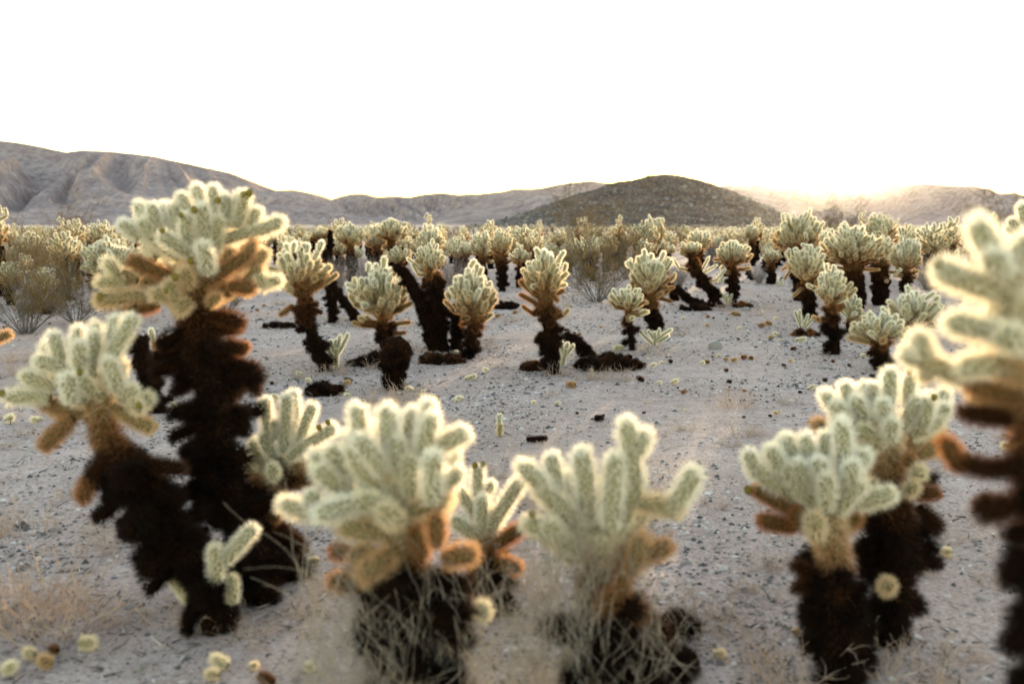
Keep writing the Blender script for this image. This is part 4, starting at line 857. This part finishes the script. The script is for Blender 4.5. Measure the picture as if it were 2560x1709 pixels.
# ------------------------------------------------------------------ creosote bushes, dry bushes, tufts, straw
def tube(V, Fc, pts, r0, r1, seg=3):
    b = len(V); n = len(pts)
    for i, p in enumerate(pts):
        t = (pts[min(i + 1, n - 1)] - pts[max(i - 1, 0)]).normalized()
        u = t.cross(Vector((.3, .2, .93))).normalized() if abs(t.z) < .9 else t.cross(Vector((1, 0, 0))).normalized(); v = t.cross(u)
        r = r0 + (r1 - r0) * i / (n - 1)
        for k in range(seg):
            a = 6.2832 * k / seg; V.append(p + (u * math.cos(a) + v * math.sin(a)) * r)
    for i in range(n - 1):
        for k in range(seg):
            a, c = b + i * seg + k, b + i * seg + (k + 1) % seg
            Fc.append((a, c, c + seg, a + seg))
def bush_meshes(seed, h, spread, nstem, sub, leaves, leaf=.011, r0=.007, wild=.25, stem_mat=None, leaf_mat=None, twigs=2):
    rng = random.Random(seed); V, Fc, tips = [], [], []
    def branch(p, d, L, r, lvl):
        n = 7; pts = [p.copy()]; q = p.copy(); dd = d.copy()
        for i in range(n):
            dd = (dd + Vector((rng.gauss(0, wild), rng.gauss(0, wild), rng.gauss(0, wild * .7) + .05)) * .55).normalized()
            q = q + dd * L / n; pts.append(q.copy())
        tube(V, Fc, pts, r, r * .35)
        if lvl < twigs:
            for k in range(sub):
                i = rng.randrange(2, n + 1)
                d2 = (dd + Vector((rng.gauss(0, .7), rng.gauss(0, .7), rng.gauss(.15, .45)))).normalized()
                branch(pts[i], d2, L * rng.uniform(.3, .55), r * .55, lvl + 1)
        if lvl >= 1: tips.extend(pts[2:])
    for i in range(nstem):
        a = rng.uniform(0, 6.28); e = rng.uniform(.15, 1) * spread
        d = Vector((math.cos(a) * e, math.sin(a) * e, 1)).normalized()
        branch(Vector((math.cos(a) * .05, math.sin(a) * .05, -.02)), d, h * rng.uniform(.65, 1.05), r0 * rng.uniform(.7, 1.2), 0)
    sm = mesh_np('stems', [tuple(v) for v in V], Fc, [stem_mat or M_STEM], smooth=True)
    lm = None
    if leaves:
        npr = np.random.default_rng(seed); T = np.array([tuple(t) for t in tips])
        P = T[npr.integers(0, len(T), leaves)] + npr.normal(size=(leaves, 3)) * .022
        a = rnd_unit(npr, leaves); b = np.cross(a, rnd_unit(npr, leaves)); b /= np.linalg.norm(b, axis=1)[:, None] + 1e-9
        s = npr.uniform(.6, 1.3, (leaves, 1)) * leaf
        LV = np.stack([P, P + a * s * .6 + b * s * .35, P + a * s * 1.2, P + a * s * .6 - b * s * .35], 1).reshape(-1, 3)
        lm = mesh_np('foliage', LV, np.arange(len(LV)).reshape(-1, 4), [leaf_mat or M_LEAF])
    return sm, lm
BUSH = [bush_meshes(1200 + i, 1.1, 1.35, 34, 4, 15000, .014) for i in range(2)]
LOOSE = [bush_meshes(1250, 1.7, .35, 12, 4, 12000, .014)]
DRYB = [bush_meshes(1300 + i, .62, .75, 110, 4, 0, r0=.0036, wild=.2, stem_mat=M_GREYTWIG, twigs=1) for i in range(2)]
TUFT = [bush_meshes(1400 + i, .14, 1.5, 40, 3, 0, r0=.0019, wild=.45, stem_mat=M_DRY, twigs=1) for i in range(4)]
def bush(name, label, meshes, x, y, s, rot, cat='bush', group=None, sz=None):
    g = ground(x * S, y * S) if y > 515 else None
    sm, lm = meshes
    root = plant_root(name, g, label, cat, group); root.rotation_euler = (0, 0, rot); root.scale = (s, s, sz or s)
    link('stems', sm, root)
    if lm: link('foliage', lm, root)
    return root
bush('creosote_bush', 'wide creosote bush with yellowish leaves right of the orange-armed cholla', BUSH[0], 1368, 692, 1.0, .4, group='creosote bushes')
bush('creosote_bush', 'tall airy creosote rising above the central bush toward the hill', LOOSE[0], 1330, 655, 1.05, 1.9, group='creosote bushes')
bush('creosote_bush', 'creosote bush filling in to the right behind the central one', BUSH[1], 1440, 640, 1.0, 2.4, group='creosote bushes')
bush('creosote_bush', 'dark leafy creosote at the left edge before the chollas', BUSH[1], 60, 765, .85, .9, group='creosote bushes')
bush('creosote_bush', 'creosote with crooked bare twigs left of the tall front cholla', BUSH[0], 175, 742, .75, 3.1, group='creosote bushes')
bush('creosote_bush', 'low creosote behind the crown of the tall front cholla', BUSH[1], 520, 720, .6, 5.0, group='creosote bushes')
bush('creosote_bush', 'creosote in the left field between pale chollas', BUSH[0], 30, 665, .9, 2.2, group='creosote bushes')
bush('creosote_bush', 'creosote in the left field beyond the glowing-crowned cholla', BUSH[1], 150, 640, .9, 4.0, group='creosote bushes')
bush('creosote_bush', 'brownish creosote spread low before the left edge chollas', BUSH[0], 115, 700, .7, 5.4, group='creosote bushes')
bush('creosote_bush', 'creosote with tangled twigs behind the low crooked cholla', BUSH[1], 290, 735, .5, 1.2, group='creosote bushes')
bush('creosote_bush', 'airy creosote poking above the chollas at far left', LOOSE[0], 175, 600, 1.1, 4.4, group='creosote bushes')
bush('creosote_bush', 'hazy creosote right under the sun behind the broad tall cholla', LOOSE[0], 1900, 600, 1.1, .6, group='creosote bushes')
bush('creosote_bush', 'airy creosote at the right edge rising above the hill line', LOOSE[0], 2270, 620, 1.15, 5.5, group='creosote bushes')
bush('creosote_bush', 'creosote behind the lone layered cholla below the rocky hill', BUSH[0], 1530, 590, 1.1, 1.1, group='creosote bushes')
bush('creosote_bush', 'hazy creosote left of the twin-topped cholla', LOOSE[0], 1955, 590, 1.0, 2.6, group='creosote bushes')
bush('dry_bush', 'grey leafless twiggy bush left of the trio of tall chollas', DRYB[0], 772, 668, 1.0, .3, group='leafless dry bushes')
bush('dry_bush', 'grey leafless bush between two chollas of the tall trio', DRYB[1], 838, 655, 1.0, 1.3, group='leafless dry bushes')
bush('dry_bush', 'pinkish leafless bush behind the dead brown-topped column', DRYB[0], 1040, 665, 1.0, 2.3, group='leafless dry bushes')
bush('dry_bush', 'pale leafless bush catching the sun right of the rusty cholla', DRYB[1], 1640, 615, 1.5, 3.3, group='leafless dry bushes')
bush('dry_bush', 'second pale leafless bush farther right near the open sand', DRYB[0], 1672, 600, 1.4, 4.3, group='leafless dry bushes')
bush('dry_bush', 'leafless bush at the back of the sunlit cluster on its right', DRYB[1], 2130, 665, 1.0, 5.1, group='leafless dry bushes')
bush('dry_bush', 'tangled grey bush between the tall centre-right cholla and the leaning trunk', DRYB[1], 1555, 660, .8, 5.6, group='leafless dry bushes')
bush('dry_bush', 'low added dark root tangle left of the narrow shaggy cholla', DRYB[0], 1741, 650, .62, 2.0, group='leafless dry bushes')  # dry bush added over the root debris to cut a raking sun streak
bush('dry_bush', 'faint leafless bush with upright twigs behind the bushy pale cholla', DRYB[0], 1050, 580, 1.9, .8, group='leafless dry bushes')
rb = random.Random(31); nb_ = 0
while nb_ < 24:      # scrub between the far chollas
    d = rb.uniform(24, 95); a = rb.uniform(-.55, .55); x, y = math.sin(a) * d, math.cos(a) * d; px = 1280 + x / y * F
    if (1640 < px < 1960 and d < 34) or (d < 30 and px > 1500): continue
    k = rb.random(); ms = DRYB[nb_ % 2] if k < .3 else (LOOSE[0] if k < .4 else BUSH[nb_ % 2])
    lb = 'leafless grey scrub' if k < .3 else ('airy tall creosote' if k < .4 else 'low olive creosote')
    root = plant_root('dry_bush' if k < .3 else 'creosote_bush', Vector((x, y, gz(x, y))), lb + ' between the far chollas ' + ('on the left' if a < -.2 else 'on the right' if a > .2 else 'in the centre'), 'bush', 'scrub between the far chollas')
    root.rotation_euler = (0, 0, rb.uniform(0, 6.28)); s_ = rb.uniform(.7, 1.05) * (1.5 if k < .3 else 1); root.scale = (s_ * 1.1, s_ * 1.1, s_ * .72)
    link('stems', ms[0], root)
    if ms[1]: link('foliage', ms[1], root)
    nb_ += 1
TF = [(700, 868, 1.0, 'dry tuft at the foot of the thin leaning cholla'), (765, 860, 1.0, 'dry curly tuft under the pale many-fingered sprout'), (835, 935, 1.2, 'dry pinkish tuft below the charcoal heap'), (870, 925, 1.1, 'dry tuft between the charcoal heap and the stump'), (935, 925, 1.5, 'big dry curly tuft at the foot of the shaggy stump'), (965, 928, 1.1, 'dry tuft right of the shaggy stump foot'),
      (860, 845, .9, 'dry tuft left of the shaggy stump'), (1280, 862, 1.0, 'dry grass tuft at the foot of the orange-armed cholla'), (1420, 872, 1.1, 'dry tuft in front of the big black heap'), (1370, 872, 1.0, 'dry tuft left in front of the big black heap'), (1340, 870, .9, 'dry tuft below the orange-armed cholla'),
      (1690, 935, 1.3, 'pale feathery tuft alone on the open sand at right'), (1703, 998, .9, 'small pale tuft on the sand below the feathery one'), (1495, 812, .9, 'dry tuft under the low spread sprout'), (1680, 702, .9, 'dry tuft at the lone upright cholla'), (1660, 712, 1.0, 'dry tuft by the brown heap on open sand'), (1960, 785, 1.0, 'dry tuft beside the slim curved foot'),
      (100, 1440, 2.0, 'wide low pinkish tuft at lower left'), (40, 1420, 1.6, 'low pinkish tuft at the left edge'), (160, 1450, 1.4, 'pinkish tuft by the round pale fallen joint'), (270, 1240, 1.2, 'dry tuft under the crooked black trunk'), (60, 1220, 1.3, 'pinkish tuft at left, above the lower left ones'), (40, 830, 1.3, 'dry reddish tuft by the left edge creosote'), (60, 860, 1.2, 'second dry reddish tuft by the left edge'),
      (1520, 1440, 1.1, 'dry tuft right of the hand-like cholla'), (1820, 1545, 1.4, 'dry curly tuft at the foot of the close pair'), (2080, 1565, 1.2, 'dry tuft between the close pair trunks'), (1180, 1330, 1.0, 'dry tuft at the small orange-jointed cholla'), (1640, 1440, 1.0, 'thin dry tuft on gravel left of the close pair'), (2100, 1200, .9, 'thin dry tuft right of the close pair'), (590, 870, .9, 'small dry tuft left of the thin leaning cholla'), (1120, 800, .9, 'dry wispy tuft right of the flat-topped cholla'), (1170, 740, 1.0, 'dry tuft behind the orange-armed cholla'), (1300, 705, .9, 'dry tuft under the central creosote'), (1560, 770, .8, 'small dry tuft right of the tall centre-right cholla'), (2330, 1020, 1.1, 'dry tuft at the right edge under the dark arm'), (470, 1440, 1.0, 'dry stalk tuft at the foot of the crooked trunk'), (640, 700, 1.0, 'dry tuft left behind the thin leaning cholla'), (990, 700, .9, 'dry tuft under the dead trunks')]
for i, (x, y, s, lb) in enumerate(TF):
    bush('dry_tuft', lb, TUFT[i % 4], x, y, s, i * 1.7, 'dry plant', 'dry tufts on the sand')
rs2 = random.Random(123)
for i in range(110):
    x = rs2.uniform(-20, 2380); y = 640 + 900 * rs2.random() ** 1.6
    bush('dry_tuft', 'small sparse dry tuft on the gravel' + (' of the foreground' if y > 1000 else ' of the middle ground'), TUFT[rs2.randrange(4)], x, y, rs2.uniform(.45, .9), rs2.uniform(0, 6), 'dry plant', 'sparse dry tufts of the gravel', sz=rs2.uniform(.3, .6))
def straw(label, cx, cy_top, Y, w, h, n, seed):
    """fine tangled dead stalks, heaped on the ground and caught on the spines above"""
    rng = random.Random(seed); V, Fc = [], []
    c = at(cx, cy_top, Y); base = Vector((c.x, Y, gz(c.x, Y)))
    for i in range(n):
        an = rng.uniform(math.pi, 2 * math.pi) if rng.random() < .75 else rng.uniform(0, math.pi)
        z = h * rng.random() ** 1.5; rr = w * (.35 + .45 * rng.random()) * (1 - .3 * z / h)
        q = Vector((math.cos(an) * rr, math.sin(an) * rr * .7 - .03, z)); pts = [q.copy()]; L = rng.uniform(.10, .34)
        d = Vector((rng.gauss(0, .35), rng.gauss(0, .25), -1 if rng.random() < .65 else 1)).normalized(); curl = Vector((rng.gauss(0, .3), rng.gauss(0, .25), -.15))
        for k in range(7):
            d = (d + curl * .2 + Vector((rng.gauss(0, .18), rng.gauss(0, .16), rng.gauss(0, .15)))).normalized(); q = q + d * L / 7
            q.z = max(q.z, .002); pts.append(q.copy())
        tube(V, Fc, pts, rng.uniform(.0005, .0011), .0004)
    root = link('dry_straw_clump', mesh_np('dry_straw_clump', [tuple(v) for v in V], Fc, [M_STRAW], smooth=True), None, base)
    tag(root, label, 'dry grass', 'dry straw among the front chollas')
straw('grey straw wrapped round the base of the large blurred cholla', 700 + 640 / 2.151, 1500, YD - .03, .23, .36, 520, 1)
straw('tan straw left of the large blurred cholla base', 700 + 300 / 2.151, 1500, YD - .05, .14, .50, 480, 2)
straw('grey straw between the two large blurred front chollas', 700 + 1120 / 2.151, 1550, YD - .03, .20, .38, 460, 3)
straw('tall tan straw left of the hand-like cholla trunk', 700 + 1520 / 2.151, 1450, YF - .03, .14, .58, 650, 4)
straw('thin straw stalks hanging on the hand-like cholla', 700 + 1800 / 2.151, 1500, YF - .02, .17, .55, 320, 5)

# ------------------------------------------------------------------ stones and gravel
def rock(label, x, y, wpx, seed, sq=.55):
    rng = random.Random(seed); g = ground(x * S, y * S); R = wpx * .5 * S / F * g.y
    V, Fc = [], []; n, m = 7, 9
    for i in range(n + 1):
        th = math.pi * i / n
        for k in range(m):
            a = 6.2832 * k / m; d = Vector((math.sin(th) * math.cos(a), math.sin(th) * math.sin(a), math.cos(th)))
            q = 1 + .45 * mnoise.noise(d * 1.6 + Vector((seed, 0, 0)))
            V.append((d.x * R * q, d.y * R * q * .8, d.z * R * q * sq))
    for i in range(n):
        for k in range(m): a, b = i * m + k, i * m + (k + 1) % m; Fc.append((a, b, b + m, a + m))
    o = link('rock', mesh_np('rock', V, Fc, [M_ROCK]), None, (g.x, g.y, g.z + R * sq * .35)); tag(o, label, 'rock', 'loose rocks on the sand')
rock('grey wedge-shaped rock on open sand right of centre', 1640, 800, 36, 3, .7); rock('small grey rock right of the tall centre-right cholla', 1530, 760, 22, 5); rock('grey rock by the brown heap at the lone upright cholla', 1712, 712, 22, 8)
rock('dark stone at the bottom left of centre', 318, 1535, 26, 12, .8); rock('dark stone at the foot of the crooked black trunk', 440, 1400, 34, 14, .9); rock('grey flat stone left of the crooked trunk foot', 300, 1395, 30, 16, .4); rock('dark stone right of the close pair', 2250, 1375, 24, 17); rock('flat pale stone on the sand at right', 1895, 845, 30, 19, .2)
rock('dark stone on the lower gravel beyond the close pair', 2175, 1530, 22, 23, .5); rock('bluish stone under the low crooked cholla crown', 115, 1172, 16, 25, .5)
def gravel():
    rng = np.random.default_rng(9); n = 140000
    d = 1.6 * np.exp(rng.random(n) * math.log(26 / 1.6)); a = rng.uniform(-.72, .72, n)
    x, y = np.sin(a) * d, np.cos(a) * d
    clump = np.array([mnoise.noise((px * .9, py * .9, 5.5)) for px, py in zip(x, y)])
    keep = rng.random(n) < np.clip(.55 + clump * 1.3, .08, 1); x, y, d = x[keep], y[keep], d[keep]; n = len(x)
    r = (.0025 + .0095 * rng.random(n) ** 3) * (1 + .10 * d) ; big = rng.random(n) < .015; r[big] *= 2.0
    z = np.array([gz(px, py) for px, py in zip(x, y)])
    oct_ = np.array([(1, 0, 0), (0, 1, 0), (-1, 0, 0), (0, -1, 0), (0, 0, 1)], float)
    ang = rng.uniform(0, 6.28, n); st = rng.uniform(.6, 1.5, (n, 1)); hh = rng.uniform(.4, .9, (n, 1))
    V = np.tile(oct_, (n, 1, 1)) * (1 + .25 * rng.normal(size=(n, 5, 1)))
    V[:, :, 0] *= st; V[:, :, 2] *= hh
    ca, sa = np.cos(ang)[:, None], np.sin(ang)[:, None]
    X = V[:, :, 0] * ca - V[:, :, 1] * sa; Yy = V[:, :, 0] * sa + V[:, :, 1] * ca
    W = np.stack([X * r[:, None] + x[:, None], Yy * r[:, None] + y[:, None], V[:, :, 2] * r[:, None] + z[:, None] - .0006], -1).reshape(-1, 3)
    f = np.array([(0, 1, 4), (1, 2, 4), (2, 3, 4), (3, 0, 4)]); FF = (f[None] + 5 * np.arange(n)[:, None, None]).reshape(-1, 3)
    tone = np.repeat(np.clip(rng.beta(.8, .8, n), 0, 1), 5)
    o = link('gravel', mesh_np('gravel', W, FF, [M_PEB], None, {'tone': tone})); tag(o, 'small dark and pale gravel strewn over the sand', 'gravel', kind='stuff')
gravel()
def litter():
    rng = np.random.default_rng(21); pts = []
    roots = [o.location for o in COL.objects if o.get('category') in ('cactus', 'dead cactus') and o.location.y < 22]
    for r in roots:
        k = 90 if r.y < 14 else 50
        q = rng.normal(size=(k, 2)) * .28 + np.array((r.x, r.y)); pts.append(q)
    d = 1.6 * np.exp(rng.random(9000) * math.log(18 / 1.6)); a = rng.uniform(-.7, .7, 9000); q = np.stack([np.sin(a) * d, np.cos(a) * d], 1)
    cl = np.array([mnoise.noise((x * .55, y * .55, 11.3)) for x, y in q]); pts.append(q[cl > .12])
    P = np.concatenate(pts); n = len(P); z = np.array([gz(x, y) for x, y in P]) + .004
    P = np.column_stack([P, z]); dist = np.hypot(P[:, 0], P[:, 1])[:, None]
    ang = rng.uniform(0, 6.28, n); D_ = np.column_stack([np.cos(ang), np.sin(ang), rng.uniform(-.05, .7, n)]); L = rng.uniform(.015, .07, (n, 1)); W_ = rng.uniform(.0012, .0035, (n, 1)) * (1 + .06 * dist)
    sd = np.column_stack([-np.sin(ang), np.cos(ang), rng.normal(size=n) * .3]) * W_
    up = np.column_stack([np.zeros(n), np.zeros(n), np.ones(n)]) * W_
    V = np.stack([P - sd, P + sd, P + up * 1.5, P + D_ * L], 1).reshape(-1, 3)
    f = np.array([(0, 1, 3), (1, 2, 3), (2, 0, 3)]); FF = (f[None] + 4 * np.arange(n)[:, None, None]).reshape(-1, 3)
    o = link('plant_litter', mesh_np('plant_litter', V, FF, [M_PEB], None, {'tone': np.repeat(np.where(rng.random(n) < .45, rng.uniform(0, .35, n), rng.uniform(.7, 1, n)), 4)}))
    tag(o, 'dry twigs and fallen spines littering the sand', 'litter', kind='stuff')
litter()
def hill_stones():
    rng = np.random.default_rng(4); dg = bpy.data.objects['rocky_hill'].data; n0 = len(dg.vertices)
    co = np.empty(n0 * 3, np.float32); dg.vertices.foreach_get('co', co); co = co.reshape(-1, 3)
    sel = co[(co[:, 2] > .4) & (co[:, 1] < 545)]; n = 12000; p = sel[rng.integers(0, len(sel), n)] + rng.normal(size=(n, 3)) * np.array((.7, .7, 0))
    r = rng.uniform(.2, .55, n) * (1 + 1.1 * (rng.random(n) < .06))
    oc = np.array([(1, 0, 0), (0, 1, 0), (-1, 0, 0), (0, -1, 0), (0, 0, 1)], float)
    W = (oc[None] * (1 + .3 * rng.normal(size=(n, 5, 1))) * r[:, None, None] + p[:, None]).reshape(-1, 3)
    f = np.array([(0, 1, 4), (1, 2, 4), (2, 3, 4), (3, 0, 4)]); FF = (f[None] + 5 * np.arange(n)[:, None, None]).reshape(-1, 3)
    o = link('hill_stones', mesh_np('hill_stones', W, FF, [M_PEB], None, {'tone': np.repeat(rng.uniform(.1, .8, n), 5)})); tag(o, 'stones and scrub strewn over the rocky hill', 'stones', kind='stuff')
hill_stones()

# ------------------------------------------------------------------ haze
def haze():
    x0, x1, y0, y1, z0, z1 = -4700, 4700, -350, 4500, -2.0, 420
    V = [(x, y, z) for x in (x0, x1) for y in (y0, y1) for z in (z0, z1)]
    Q = [(0, 1, 3, 2), (4, 6, 7, 5), (0, 4, 5, 1), (2, 3, 7, 6), (0, 2, 6, 4), (1, 5, 7, 3)]
    t = NT('haze_air')
    v = t.n('ShaderNodeVolumePrincipled', Density=3.4e-6, Anisotropy=.94); v.inputs['Color'].default_value = (.97, .95, .93, 1)
    t.l(v.outputs[0], t.out.inputs['Volume'])
    o = link('haze', mesh_np('haze', V, Q, [t.m])); tag(o, 'thin dusty evening haze over the whole desert', 'haze', kind='stuff')
haze()
